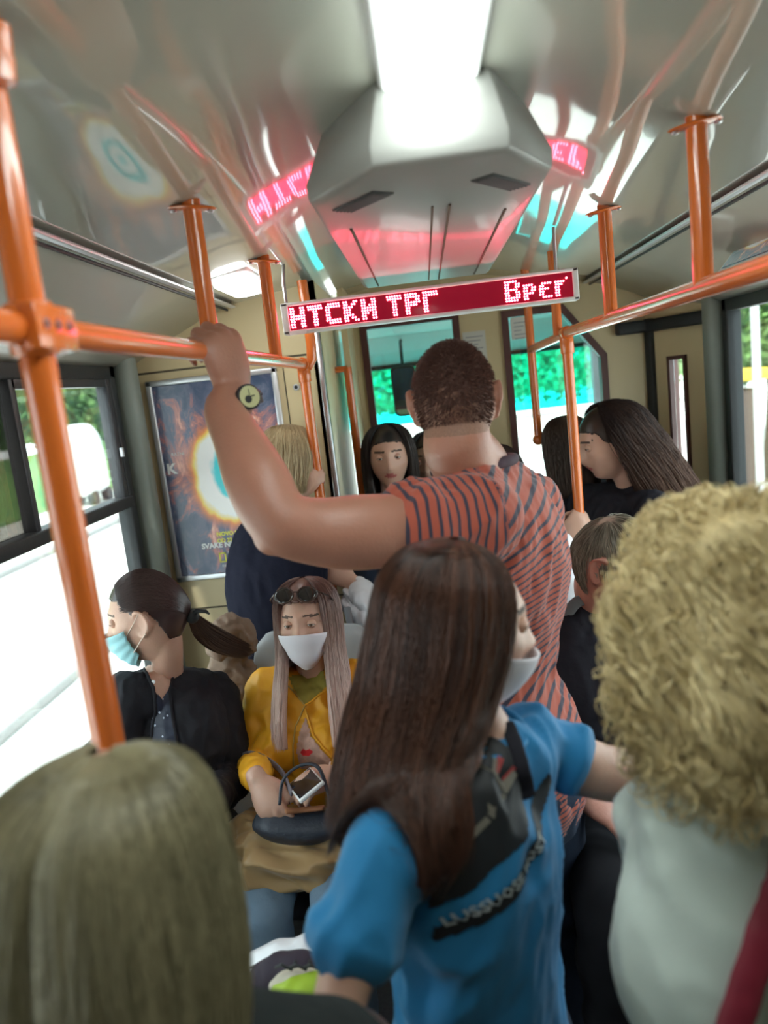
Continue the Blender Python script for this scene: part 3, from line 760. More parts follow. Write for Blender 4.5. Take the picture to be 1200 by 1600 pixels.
for i, (x, y, h, r) in enumerate(((5.75, 13.4, 2.35, 1.5), (8.9, 18.4, 3.0, 1.9), (7.0, 22.5, 3.2, 1.8))):
    e = empty('tree', (x, y, -.6)); tag(e, ['leafy tree outside the right window, nearest the tram', 'taller leafy tree furthest right outside the right window', 'leafy tree furthest ahead beyond the narrow front window'][i], 'tree', 'trees along the right side of the road')
    mm = MB(); mm.tube([(x, y, -.6), (x+.1, y, h*.4), (x, y+.1, h*.8)], [.16, .12, .06]); mm.build('trunk', BARK, e, smooth=True)
    leaves('foliage', (x, y, h), (r, r, r*.8), 12000, .10, e, seed=i+20)
m = MB(); m.tube([(3.73, 9.0, -.6), (3.73, 9.0, 4.5)], .045); m.tube([(3.73, 9.0, -.6), (3.73, 9.0, -.4)], .10); tag(m.build('lamp_post', WPOLE, smooth=True), 'white lamp post standing outside the right window', 'post')
KI = mat('brown_kiosk_wood', (.12, .08, .06), .7); YEL = mat('yellow_sign_paint', (.8, .55, .05), .5)
e = empty('kiosk', (4.35, 11.0, -.6)); tag(e, 'low brown kiosk with a yellow awning beyond the white lamp post', 'kiosk')
mm = MB(); mm.b2((4.05, 10.8, -.6), (4.55, 11.6, 1.15)); mm.build('booth', KI, e, bevel=.02)
mm = MB(); mm.b2((4.0, 10.7, 1.27), (4.6, 11.7, 1.42)); mm.b2((4.05, 10.8, 1.15), (4.1, 10.85, 1.3)); mm.build('awning', YEL, e, bevel=.02)
e = empty('van', (-9.8, 21.0, -.6)); tag(e, 'white van parked across the road outside the left window', 'van')
VW = mat('white_vehicle_paint', (.85, .86, .85), .3, coat=.5)
mm = MB(); 
mm.prism([(-10.3, 20.3, -.35), (-10.3, 21.8, -.35), (-10.3, 21.8, .8), (-10.3, 21.6, 1.4), (-10.3, 21.1, 1.7), (-10.3, 20.6, 1.6), (-10.3, 20.35, 1.1)], (1.0, 0, 0)); mm.build('body_shell', VW, e, bevel=.25)
for y in (20.6, 21.5):
    for x in (-10.2, -9.4):
        mm = MB(); mm.tube([(x-.1, y, -.40), (x+.1, y, -.40)], .19, 24); mm.build('wheel', BLACKP, e, smooth=True)
TEALB = mat('green_foliage_far', (.10, .25, .10), .9, noise_amt=.4, noise_scale=1.2, bump=.5, bump_scale=3)
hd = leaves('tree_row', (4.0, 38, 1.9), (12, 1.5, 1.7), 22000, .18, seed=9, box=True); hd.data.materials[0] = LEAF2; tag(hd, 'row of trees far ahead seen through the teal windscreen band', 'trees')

# ------------------------------------------------------------------ poster
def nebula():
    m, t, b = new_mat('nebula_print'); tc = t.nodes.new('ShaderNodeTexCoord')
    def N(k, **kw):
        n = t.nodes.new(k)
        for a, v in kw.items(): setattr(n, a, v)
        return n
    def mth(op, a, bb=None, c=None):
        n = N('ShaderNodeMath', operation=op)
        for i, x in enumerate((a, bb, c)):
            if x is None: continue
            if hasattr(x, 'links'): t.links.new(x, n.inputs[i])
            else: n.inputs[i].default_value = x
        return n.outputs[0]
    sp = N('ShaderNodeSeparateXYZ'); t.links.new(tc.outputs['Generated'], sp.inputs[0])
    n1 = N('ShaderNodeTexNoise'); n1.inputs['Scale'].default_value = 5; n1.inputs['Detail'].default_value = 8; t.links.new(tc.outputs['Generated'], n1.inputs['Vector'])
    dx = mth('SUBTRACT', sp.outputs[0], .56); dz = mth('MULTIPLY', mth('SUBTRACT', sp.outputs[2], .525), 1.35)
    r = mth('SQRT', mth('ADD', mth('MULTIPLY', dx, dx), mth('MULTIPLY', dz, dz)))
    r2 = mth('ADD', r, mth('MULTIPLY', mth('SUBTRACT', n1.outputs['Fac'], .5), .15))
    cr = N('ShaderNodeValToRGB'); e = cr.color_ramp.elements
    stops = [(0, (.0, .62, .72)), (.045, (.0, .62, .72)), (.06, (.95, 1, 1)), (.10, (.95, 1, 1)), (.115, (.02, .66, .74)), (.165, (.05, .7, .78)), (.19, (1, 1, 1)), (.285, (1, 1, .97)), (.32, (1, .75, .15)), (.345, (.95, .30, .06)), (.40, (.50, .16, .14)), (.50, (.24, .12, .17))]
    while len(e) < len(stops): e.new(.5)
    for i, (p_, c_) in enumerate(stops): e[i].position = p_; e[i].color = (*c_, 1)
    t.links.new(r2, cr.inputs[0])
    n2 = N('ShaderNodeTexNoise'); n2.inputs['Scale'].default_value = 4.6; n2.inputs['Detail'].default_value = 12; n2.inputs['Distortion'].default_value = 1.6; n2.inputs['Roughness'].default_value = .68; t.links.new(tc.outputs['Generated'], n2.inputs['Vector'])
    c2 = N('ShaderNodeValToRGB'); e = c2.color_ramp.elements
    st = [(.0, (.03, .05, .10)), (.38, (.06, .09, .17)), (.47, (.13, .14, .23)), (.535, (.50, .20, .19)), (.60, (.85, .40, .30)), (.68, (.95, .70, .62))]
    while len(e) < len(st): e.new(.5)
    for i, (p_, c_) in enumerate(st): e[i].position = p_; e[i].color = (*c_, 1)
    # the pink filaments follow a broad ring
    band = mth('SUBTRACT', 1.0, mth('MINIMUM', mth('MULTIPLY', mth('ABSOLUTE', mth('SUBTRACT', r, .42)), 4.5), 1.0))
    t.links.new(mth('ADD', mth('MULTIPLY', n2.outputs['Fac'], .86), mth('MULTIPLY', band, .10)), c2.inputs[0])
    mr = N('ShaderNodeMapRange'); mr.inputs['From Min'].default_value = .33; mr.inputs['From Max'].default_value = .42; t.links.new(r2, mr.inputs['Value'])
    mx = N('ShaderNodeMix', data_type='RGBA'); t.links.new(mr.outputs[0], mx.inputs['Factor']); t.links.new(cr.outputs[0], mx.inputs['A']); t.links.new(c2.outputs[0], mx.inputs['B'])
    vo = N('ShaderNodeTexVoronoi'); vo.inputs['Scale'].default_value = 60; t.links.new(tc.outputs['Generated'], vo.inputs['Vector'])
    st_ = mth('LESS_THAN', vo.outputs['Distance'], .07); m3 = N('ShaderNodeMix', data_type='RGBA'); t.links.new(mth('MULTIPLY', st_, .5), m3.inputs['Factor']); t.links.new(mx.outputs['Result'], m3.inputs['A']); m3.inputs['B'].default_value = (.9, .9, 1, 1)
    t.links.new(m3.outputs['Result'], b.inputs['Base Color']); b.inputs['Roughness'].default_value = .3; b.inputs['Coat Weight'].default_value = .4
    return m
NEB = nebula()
def text_np(body, size, bold=0.0, res=3):
    cu = bpy.data.curves.new('txt', 'FONT'); cu.body = body; cu.size = size; cu.offset = bold; cu.resolution_u = res; cu.extrude = .0004
    o = bpy.data.objects.new('txt', cu); COL.objects.link(o); dg = bpy.context.evaluated_depsgraph_get(); dg.update()
    me = bpy.data.meshes.new_from_object(o.evaluated_get(dg)); bpy.data.objects.remove(o)
    v = [tuple(x.co) for x in me.vertices]; f = [tuple(p.vertices) for p in me.polygons]; bpy.data.meshes.remove(me); bpy.data.curves.remove(cu)
    return v, f
PINKP, YELP, WHITEPR = mat('pink_print', (.8, .3, .3), .5), mat('yellow_print', (.85, .80, .12), .5), mat('white_print', (.85, .85, .85), .5)
def flat_text(body, size, o, X, Zv, matl, name, parent, bold=.0, shear=0.):
    v, f = text_np(body, size, bold); X = Vector(X); Zv = Vector(Zv); Nn = X.cross(Zv)
    m = MB(); m.add([Vector(o)+X*(p[0]+shear*p[1])+Zv*p[1]+Nn*p[2] for p in v], f); return m.build(name, matl, parent)
pa, pb, pc = P(219, 598, YP-.02), P(430, 573, YP-.02), P(287, 910, YP-.02)
px0, px1, pz1, pz0 = -.955, -.495, 1.880, 1.165
e = empty('poster', ((px0+px1)/2, YP-.01, pz0)); tag(e, 'framed poster of a glowing orange and cyan space nebula on the cream bulkhead', 'poster')
m = MB(); y = YP-.016
m.b2((px0, y, pz0), (px0+.02, YP, pz1)); m.b2((px1-.02, y, pz0), (px1, YP, pz1)); m.b2((px0, y, pz0), (px1, YP, pz0+.02)); m.b2((px0, y, pz1-.02), (px1, YP, pz1)); m.build('frame', ALU, e, bevel=.004)
m = MB(); m.b2((px0+.015, YP-.008, pz0+.015), (px1-.015, YP-.002, pz1-.015)); pr = m.build('print', NEB, e)
def ptext(s_, px, py, h, matl, bold=0.): return flat_text(s_, h, P(px, py, YP-.0095), (1, 0, 0), (0, 0, 1), matl, 'lettering', pr, bold)
ptext('NOVO SEZONA', 339, 838, .020, YELP, .0008); ptext('OD 22. MARTA', 340, 848, .019, YELP, .0008)
ptext('SVAKE NEDELJE', 316, 858, .026, WHITEPR, .0012); ptext('NAT GEO', 357, 868, .020, WHITEPR, .001); ptext('CHANNEL', 357, 875, .018, WHITEPR, .001); ptext('FX  PLUS', 348, 886, .012, WHITEPR)
c = P(349, 876, YP-.0095); m = MB()
for dx, dz, w_, h_ in ((-.010, 0, .005, .036), (.010, 0, .005, .036), (0, .0155, .025, .005), (0, -.0155, .025, .005)): m.box((c.x+dx, c.y, c.z+.012+dz), (w_, .001, h_))
m.build('yellow_border_emblem', YELP, pr)
ptext('RATNI', 268, 713, .016, WHITEPR); ptext('K', 262, 741, .05, WHITEPR, .002)

# ------------------------------------------------------------------ ceiling lamp, corner lamp, duct, sign
def lamp(name, c, sx, sy, z, label, strength, watts, col, tilt=0):
    e = empty(name, (c[0], c[1], z)); tag(e, label, 'lamp')
    rot = Matrix.Rotation(tilt, 3, 'Y')
    m = MB(); m.box(c, (sx+.03, sy+.03, .025), rot); m.build('housing', WHITEP, e, bevel=.01)
    LM = mat(name+'_diffuser', (.9, .95, .95), .4, emis=col, es=strength)
    pts = [(-sx/2+.02, -sy/2), (sx/2-.02, -sy/2), (sx/2, -sy/2+.03), (sx/2, sy/2-.03), (sx/2-.02, sy/2), (-sx/2+.02, sy/2), (-sx/2, sy/2-.03), (-sx/2, -sy/2+.03)]
    m = MB(); m.prism([Vector(c)+rot @ Vector((x, y, -.012)) for x, y in pts], rot @ Vector((0, 0, -.022))); m.build('diffuser', LM, e, bevel=.008)
    return e
lamp('ceiling_lamp', (.050, .70, 2.19), .112, 1.18, 2.19, 'long bright fluorescent lamp down the middle of the ceiling', 14., 0, (.90, 1.0, .97))
lamp('corner_lamp', (-.50, 2.28, 2.128), .10, .30, 2.128, 'small glowing lamp in the ceiling corner above the poster', 9., 0, (.95, 1, .98), tilt=-.12)
DUCTM = mat('air_duct_plastic', (.30, .30, .28), .38, noise_amt=.05, noise_scale=5, bump=.05, bump_scale=20, coat=.15)
e = empty('air_duct', (XC, 1.8, 2.07)); tag(e, 'grey air duct hanging from the ceiling between the lamp and the red sign', 'air duct')
m = MB(); zb, zt = 2.072, 2.20; xa, xb = -.152, .230
def hexa(i, near, z): return [(xa+i, 1.285+i*.7+near*.5, z), (-.040+i*.5, 1.125+near, z), (.150-i*.5, 1.125+near, z), (xb-i, 1.265+i*.7+near*.5, z), (xb-i, 2.42, z), (xa+i, 2.42, z)]
lv = [hexa(.012, .012, zb), hexa(0, 0, zb+.006), hexa(-.002, -.004, zb+.030), hexa(.035, .03, zt)]; V = [p for l in lv for p in l]
f = [(5, 4, 3, 2, 1, 0)]+[(6*k+i, 6*k+(i+1) % 6, 6*k+6+(i+1) % 6, 6*k+6+i) for k in range(3) for i in range(6)]+[tuple(18+i for i in range(6))]
m.add(V, f); m.build('duct_casing', DUCTM, e, bevel=.004)
m = MB(); m.b2((XC+.004, 1.40, zb-.0015), (XC+.008, 2.39, zb)); m.b2((XC+.034, 1.40, zb-.003), (XC+.038, 2.39, zb)); m.b2((xb-.05, 1.5, zb-.002), (xb-.046, 2.39, zb)); m.b2((xa+.044, 1.5, zb-.002), (xa+.048, 2.39, zb)); m.build('seam', GROOVE, e)
for (p, q) in (((-.138, 1.335), (-.045, 1.222)), ((.135, 1.212), (.222, 1.335))):
    a_, b_ = Vector((*p, zb)), Vector((*q, zb)); ln = (b_-a_).normalized(); nn = Vector((-ln.y, ln.x, 0)); nn = nn if nn.y > 0 else -nn; cc_ = (a_+b_)/2+nn*.030; rt_ = Matrix((ln, nn, Vector((0, 0, 1)))).transposed()
    g_ = MB(); g_.box(cc_-Vector((0, 0, .001)), ((b_-a_).length*.80, .042, .004), rt_); vt = g_.build('vent', mat('vent_dark', (.06, .065, .065), .6), e, bevel=.006)
    g_ = MB()
    for k in range(5): g_.box(cc_+rt_ @ Vector((0, -.014+.007*k, -.0038)), ((b_-a_).length*.74, .0018, .002), rt_)
    g_.build('slat', mat('vent_slat', (.10, .105, .105), .5), vt)
# LED sign
G = {'Н': ['##..##']*3+['######']*2+['##..##']*3, 'Т': ['######']*2+['..##..']*6,
 'С': ['.#####', '######', '##....', '##....', '##....', '##....', '######', '.#####'],
 'К': ['##..##', '##.##.', '####..', '###...', '###...', '####..', '##.##.', '##..##'],
 'И': ['##..##', '##..##', '##.###', '######', '######', '###.##', '##..##', '##..##'],
 'Р': ['#####.', '######', '##..##', '######', '#####.', '##....', '##....', '##....'], 'Г': ['######']*2+['##....']*6,
 'В': ['#####.', '##..##', '##..##', '#####.', '##..##', '##..##', '######', '#####.'],
 'р': ['.....', '.....', '####.', '##.##', '##.##', '####.', '##...', '##...'], 'е': ['.....', '.....', '.####', '##...', '####.', '##...', '##...', '.####'],
 'г': ['.....', '....#', '####.', '###..', '##...', '##...', '##...', '##...'], ' ': ['..']*8}
LEDM = mat('lit_red_leds', (1, .3, .35), .5, emis=(1, .14, .22), es=13.)
LEDD = mat('dark_red_led_panel', (.10, .004, .012), .25, emis=(.5, 0, .03), es=.35, coat=.5)
s0, s1 = P(443, 500, 2.2), P(902, 441, 2.2); sx0, sx1 = s0.x, s1.x; zc = 1.990
e = empty('led_sign', ((sx0+sx1)/2, 2.22, zc)); tag(e, 'red scrolling dot matrix sign hanging below the air duct', 'sign')
m = MB(); m.b2((sx0-.004, 2.205, zc-.043), (sx1+.004, 2.245, zc+.043)); m.b2((sx0-.004, 2.199, zc-.043), (sx1+.004, 2.206, zc-.033)); m.b2((sx0-.004, 2.199, zc+.033), (sx1+.004, 2.206, zc+.043))
m.b2((sx0-.004, 2.199, zc-.043), (sx0+.016, 2.206, zc+.043)); m.b2((sx1-.012, 2.199, zc-.043), (sx1+.004, 2.206, zc+.043)); m.build('casing', WHITEP, e, bevel=.003)
m = MB(); m.b2((sx0+.014, 2.202, zc-.034), (sx1-.010, 2.204, zc+.034)); pn = m.build('led_panel', LEDD, e)
m = MB(); pit = .0072; x = sx0+.022
for ch in 'НТСКИ ТРГ'+'*'+'Врег':
    if ch == '*': x = P(790, 455, 2.2).x; continue
    gl = G[ch]
    for r_, row in enumerate(gl):
        for c_, q in enumerate(row):
            if q == '#':
                cx = x+c_*pit+(.0012 if r_ % 2 else 0); cz = zc+.0255-r_*pit; m.tube([(cx, 2.2022, cz), (cx, 2.1992, cz)], .0029, 6)
    x += pit*(len(gl[0])+1.0)
tag(m.build('lit_dots', LEDM, e), kind='stuff')
for x in (sx0+.01, sx1-.05):
    m = MB(); m.tube([(x, 2.225, zc+.04), (x, 2.225, zc+.10), (x+.004, 2.24, 2.15)], .005, 10); m.build('hanger', STEEL, e, smooth=True)
al = bpy.data.lights.new('led_glow', 'AREA'); al.shape = 'RECTANGLE'; al.size = sx1-sx0-.06; al.size_y = .05; al.energy = .65; al.color = (1, .02, .08)
ao = bpy.data.objects.new('led_glow', al); COL.objects.link(ao); ao.location = ((sx0+sx1)/2, 2.197, zc); ao.rotation_euler = (math.radians(90+30), 0, math.radians(0)); ao.rotation_euler = Vector((0, -1, .35)).to_track_quat('-Z', 'Y').to_euler(); ao.parent = e; ao.matrix_parent_inverse = Matrix.Translation(-e.location)
m = MB(); m.b2((sx0+.012, 2.1975, zc-.046), (sx0+.060, 2.199, zc-.034)); m.build('sticker', WHITEPR, e)

# ------------------------------------------------------------------ orange grab rails
RL, RR, RZ = -.38, .47, 1.872
def fitting(m, c, axis, r=.0235, L=.05): a = Vector(axis).normalized()*L/2; m.tube([Vector(c)-a, Vector(c)-a*.9, Vector(c)+a*.9, Vector(c)+a], [r*.93, r, r, r*.93], 20)
def flange(x, y, z): 
    m = MB(); rot = Matrix.Rotation(.12 if x < 0 else -.12, 3, 'Y')
    V, Fs = ell((x, y, z-.004), (.046, .023, .0045), rot); m.add(V, Fs)
    for s in (-1, 1):
        V, Fs = ell(Vector((x, y, z-.009))+rot @ Vector((s*.034, 0, 0)), (.006, .006, .003)); m.add(V, Fs, 1)
    return m
def rail(label, x, y0, y1, z, stan, group, end_down=True):
    e = empty('grab_rail', (x, y1, 0)); tag(e, label, 'grab rail', group)
    m = MB(); m.tube([(x, y0, z), (x, y1, z)], .0168, 24); fitting(m, (x, y1, z), (0, 1, 0), .0215, .06); m.build('bar', ORANGE, e, smooth=True)
    for y in stan:
        zt = 2.137-.006; m = MB(); m.tube([(x, y, z), (x, y, zt+.01)], .0165, 24); m.build('stanchion', ORANGE, e, smooth=True)
        flange(x, y, zt).build('flange', [ORANGE, STEEL], e, smooth=True)
    return e
e = rail('orange grab rail held by the man in the striped shirt', RL, -1.9, 2.50, RZ, [-1.2, 1.425, 2.05], 'overhead grab rails')
m = MB(); m.tube([(RL, 2.50, 0), (RL, 2.50, 1.845)], .0172, 24); fitting(m, (RL, 2.50, 1.84), (0, 0, 1), .0215, .05); m.build('end_post', ORANGE, e, smooth=True)
m = MB(); m.tube([(RL+.012, 2.50, 1.86), (RL+.030, 2.50, 1.885), (RL+.034, 2.50, 1.93), (RL+.030, 2.50, 2.13)], .0165, 20); m.build('elbow', ORANGE, e, smooth=True)
e = rail('orange grab rail running along the right side above the curly haired woman', RR, -1.9, 2.56, RZ+.003, [-1.2, 1.325, 1.955], 'overhead grab rails')
m = MB(); m.tube([(RR, 2.56, 0), (RR, 2.56, 1.87)], .0172, 24); fitting(m, (RR, 2.56, 1.84), (0, 0, 1), .0225, .06); m.build('end_post', ORANGE, e, smooth=True)
a, b_ = Vector((RR, 2.56, RZ)), P(830, 546, 3.08); m = MB(); m.tube([a, b_], .0155, 20); m.build('cross_bar', ORANGE, e, smooth=True)
a = P(868, 470, 2.62); m = MB(); m.tube([(a.x, 2.62, RZ), (a.x, 2.62, 2.14)], .0155, 20); m.build('stanchion', ORANGE, e, smooth=True)
x, y = b_.x, b_.y; m = MB(); m.tube([(x, y, 1.50), (x, y, 2.17)], .0158, 20); V, Fs = ell((x, y, 1.495), (.024, .024, .022)); m.add(V, Fs); tag(m.build('hanging_pole', ORANGE, None, smooth=True), 'short orange pole with a rounded lower end hanging before the right cab window', 'pole')
p0 = P(849, 745, 3.1); m = MB(); m.tube([(p0.x, 3.1, 0), (p0.x, 3.1, p0.z-.012), (p0.x, 3.1, p0.z)], [.0158, .0158, .010], 20); tag(m.build('floor_pole', ORANGE, None, smooth=True), 'orange floor pole whose top shows beside the dark haired passenger', 'pole')
# thick pole at the left with its clamp
BX, BY = -.378, .758
e = empty('clamped_pole', (BX, BY, 0)); tag(e, 'thick orange pole at the far left with a three screw clamp', 'pole')
m = MB(); m.tube([(BX, BY, 0), (BX, BY, 2.14)], .0172, 32); m.build('pole', ORANGE, e, smooth=True)
m = MB(); m.tube([(BX, BY, RZ-.026), (BX, BY, RZ-.024), (BX, BY, RZ+.024), (BX, BY, RZ+.026)], [.020, .0235, .0235, .020], 28)
m.tube([(BX, BY-.02, RZ), (BX, BY+.052, RZ), (BX, BY+.055, RZ)], [.0235, .0235, .020], 28); m.box((BX+.016, BY+.006, RZ), (.016, .085, .044)); cl = m.build('clamp', ORANGE, e, bevel=.004)
for k in range(3):
    m = MB(); c = Vector((BX+.024, BY-.018+.024*k, RZ+.002)); m.tube([c, c+Vector((.0016, 0, 0))], .0052, 16); m.tube([c+Vector((.0014, 0, 0)), c+Vector((.0022, 0, 0))], .003, 6, mi=1); m.build('screw', [STEEL, BLACKP], cl, smooth=True)
m = MB(); c = PZ(8, 66, 2.125); m.tube([(c.x-.012, c.y, 2.14), (c.x-.012, c.y, 2.112)], [.018, .016], 24); m.tube([(c.x-.012, c.y, 2.112), (c.x-.012, c.y, 2.092)], [.017, .015], 24); tag(m.build('ceiling_socket', ORANGE, None, smooth=True), 'orange rail socket on the ceiling at the top left', 'fitting')
# door handle pole by the cabinet edge
e = empty('door_grab_pole', (P(546, 573, 3.0).x, 3.0, 0)); tag(e, 'slim orange pole beside the cab door with a short stub at its top', 'pole')
a, b_ = P(543, 576, 3.0), P(524, 578, 3.0); m = MB(); m.tube([(a.x, 3.0, 0), (a.x, 3.0, a.z+.006)], .0165, 20); m.build('pole', ORANGE, e, smooth=True)
m = MB(); m.tube([b_, a], .012, 16); m.build('stub', ORANGE, e, smooth=True)
# papers
PAPER = mat('white_paper', (.62, .60, .55), .7); INK = mat('grey_print', (.3, .3, .32), .7)
def notice(px0, py0, px1, py1, Y, label):
    a, b_ = P(px0, py0, Y), P(px1, py1, Y); m = MB(); m.b2((a.x, Y-.0015, b_.z), (b_.x, Y, a.z)); 
    for k in range(5): m.b2((a.x+.012, Y-.0018, a.z-.02-.016*k), (b_.x-.012-.01*(k % 3), Y-.0014, a.z-.024-.016*k), 1)
    tag(m.build('notice', [PAPER, INK]), label, 'paper')
notice(722, 520, 762, 566, YF-.002, 'white paper notice stuck on the cream wall between cab door and window')
notice(797, 497, 828, 528, YF-.014, 'white paper notice in the top corner of the right cab window')
# cab mirror
e = empty('cab_mirror', P(634, 612, 3.9)); tag(e, 'rounded driver mirror seen through the cab door glass', 'mirror')
c = P(633, 612, 3.9); MIR = mat('mirror_glass', (.9, .9, .9), .02, metal=1)
def rrect(c, w, h, rr, rot, th):
    pts = []
    for sx, sz, a0 in ((1, 1, 0), (-1, 1, 90), (-1, -1, 180), (1, -1, 270)):
        for k in range(6):
            a = math.radians(a0+k*18); pts.append(c+rot @ Vector((sx*(w/2-rr)+rr*math.cos(a), 0, sz*(h/2-rr)+rr*math.sin(a))))
    return pts
drv = Vector((-.10, 3.62, 1.42)); nrm = ((Vector((0, 0, CZ))-c).normalized()+(drv-c).normalized()).normalized(); rot = nrm.to_track_quat('-Y', 'Z').to_matrix()
m = MB(); m.prism(rrect(c, .125, .27, .03, rot, 0), rot @ Vector((0, .02, 0))); m.build('frame', BLACKP, e)
m = MB(); m.prism(rrect(c+rot @ Vector((0, -.001, 0)), .108, .25, .025, rot, 0), rot @ Vector((0, .0008, 0))); m.build('glass', MIR, e)
m = MB(); m.tube([c+Vector((0, .01, .12)), c+Vector((0, .1, .25)), (c.x, 4.2, 2.0)], .008, 10); m.build('arm', BLACKP, e, smooth=True)

# added panel whose print imitates another poster's reflection in the right cove
me_c = PX(1188, 372, .90); e = empty('cove_reflection', me_c); tag(e, 'added panel imitating a coloured poster reflection in the cove above the right window', 'poster')
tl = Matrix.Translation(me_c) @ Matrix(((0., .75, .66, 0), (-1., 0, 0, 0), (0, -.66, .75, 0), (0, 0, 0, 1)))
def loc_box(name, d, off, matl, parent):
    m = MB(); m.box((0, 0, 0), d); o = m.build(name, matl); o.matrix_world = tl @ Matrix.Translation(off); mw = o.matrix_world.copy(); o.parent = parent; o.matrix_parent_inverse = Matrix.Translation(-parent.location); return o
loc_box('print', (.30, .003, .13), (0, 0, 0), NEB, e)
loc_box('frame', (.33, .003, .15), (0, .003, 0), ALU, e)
# ------------------------------------------------------------------ seats
def seat(x, y, zs, yaw, label, back=True, w=.44, bh=.56):
    e = empty('passenger_seat', (x, y, 0)); tag(e, label, 'seat', 'passenger seats')
    R = Matrix.Rotation(math.radians(yaw), 3, 'Z'); T = lambda p: Vector((x, y, 0))+R @ Vector(p)
    V, Fs = limb([T((0, -.20, zs-.03)), T((0, 0, zs-.035)), T((0, .21, zs-.025))], [(w/2-.01, .030), (w/2, .032), (w/2-.02, .028)], side=R @ Vector((1, 0, 0)), sq=.5)
    m = MB(); m.add(V, Fs); m.build('cushion', mat('seat_upholstery', (.10, .11, .14), .8, noise_amt=.3, noise_scale=60), e, smooth=True)
    if back:
        V, Fs = limb([T((0, -.21, zs-.02)), T((0, -.235, zs+.15)), T((0, -.25, zs+bh*.6)), T((0, -.275, zs+bh*.9)), T((0, -.29, zs+bh))], [(w/2, .018), (w/2, .020), (w/2-.01, .020), (w/2-.03, .022), (w/2-.07, .016)], side=R @ Vector((1, 0, 0)), sq=.6)
        m = MB(); m.add(V, Fs); m.build('backrest', GREYP, e, smooth=True)
    m = MB(); m.box(T((0, 0, (zs-.06)/2)), (.10, .28, zs-.06), R); m.build('pedestal', DARKM, e, bevel=.01)
    return e
seat(-.42, 1.98, .50, 180, 'grey plastic seat under the woman in the yellow jacket')
seat(-.80, 1.90, .50, 180, 'grey plastic seat under the woman in the black jacket by the window', w=.36, bh=.40)
seat(-.44, 1.10, .45, 0, 'low backless seat carrying the white carrier bag', back=False, w=.34)
seat(.42, 1.80, .52, 180, 'seat under the grey haired man in the black jacket')

# ------------------------------------------------------------------ cloth materials
def stripes():
    m, t, b = new_mat('striped_jersey'); a = t.nodes.new('ShaderNodeAttribute'); a.attribute_name = 'sc'
    tc = t.nodes.new('ShaderNodeTexCoord'); n = t.nodes.new('ShaderNodeTexNoise'); n.inputs['Scale'].default_value = 9; n.inputs['Detail'].default_value = 2; t.links.new(tc.outputs['Object'], n.inputs['Vector'])
    def mth(op, x, y, z=None):
        q = t.nodes.new('ShaderNodeMath'); q.operation = op
        for i, v in enumerate((x, y, z)):
            if v is None: continue
            if hasattr(v, 'links'): t.links.new(v, q.inputs[i])
            else: q.inputs[i].default_value = v
        return q.outputs[0]
    s = mth('FRACT', mth('MULTIPLY', mth('MULTIPLY_ADD', n.outputs['Fac'], .010, a.outputs['Fac']), 1/.0175), None)
    tri = mth('ABSOLUTE', mth('SUBTRACT', s, .5), None)
    mr = t.nodes.new('ShaderNodeMapRange'); mr.inputs['From Min'].default_value = .13; mr.inputs['From Max'].default_value = .20; t.links.new(tri, mr.inputs['Value'])
    mx = t.nodes.new('ShaderNodeMix'); mx.data_type = 'RGBA'; mx.inputs['A'].default_value = (.035, .028, .05, 1); mx.inputs['B'].default_value = (.38, .075, .042, 1)
    t.links.new(mr.outputs[0], mx.inputs['Factor']); t.links.new(mx.outputs['Result'], b.inputs['Base Color']); b.inputs['Roughness'].default_value = .85; b.inputs['Sheen Weight'].default_value = .2
    return m
STR = stripes()
BLUE = mat('bright_blue_jersey', (.009, .18, .40), .8, sheen=.15, bump=.08, bump_scale=90)
WHITEC = mat('pale_mint_blouse', (.56, .64, .59), .75, sheen=.2, bump=.05, bump_scale=120)
YELLOW = mat('mustard_yellow_leather', (.80, .38, .02), .5, bump=.10, bump_scale=35, spec=.4)
BLACKC = mat('black_cloth', (.022, .021, .028), .85, spec=.15, bump=.15, bump_scale=70)
NAVY = mat('dark_navy_knit', (.011, .012, .024), .9, spec=.15, bump=.15, bump_scale=70)
DENIM = mat('blue_denim', (.16, .24, .33), .85, noise_amt=.35, noise_scale=10, bump=.15, bump_scale=150)
DDENIM = mat('dark_denim', (.025, .035, .06), .85, spec=.2, noise_amt=.3, noise_scale=10, bump=.1, bump_scale=150)
GREYBL = mat('charcoal_black_jacket', (.020, .019, .024), .8, spec=.25, bump=.25, bump_scale=45)
TAN = mat('tan_satin_coat', (.42, .27, .12), .38, noise_amt=.1, noise_scale=8, sheen=.2)
BLK_TROU = mat('black_trousers', (.012, .012, .015), .85, spec=.15)
SHOE = mat('dark_shoe_leather', (.03, .025, .02), .4)
MASKW = mat('white_mask_cloth', (.78, .75, .80), .8, bump=.08, bump_scale=60)
MASKB = mat('light_blue_mask', (.36, .68, .74), .75, bump=.06, bump_scale=80)
OLIVE = mat('olive_scarf', (.30, .24, .04), .85, noise_amt=.35, noise_scale=30)
H_DARK = hair_mat('dark_brown_hair', (.028, .012, .009), (.13, .052, .030), rough=.32)
H_DARK2 = hair_mat('near_black_hair', (.010, .008, .008), (.045, .028, .022), rough=.35)
H_SMOOTH = hair_mat('brown_pulled_back_hair', (.040, .022, .022), (.085, .05, .045), rough=.3)
H_BLOND = hair_mat('curly_blond_hair', (.40, .28, .11), (.92, .76, .42), rough=.3)
H_ASH = hair_mat('ash_blond_hair', (.18, .155, .085), (.38, .33, .20), rough=.34)
H_SAND = hair_mat('sandy_blond_hair', (.35, .24, .12), (.60, .46, .27), rough=.4)
H_GREY = hair_mat('grey_hair', (.10, .085, .06), (.42, .38, .30), rough=.4)
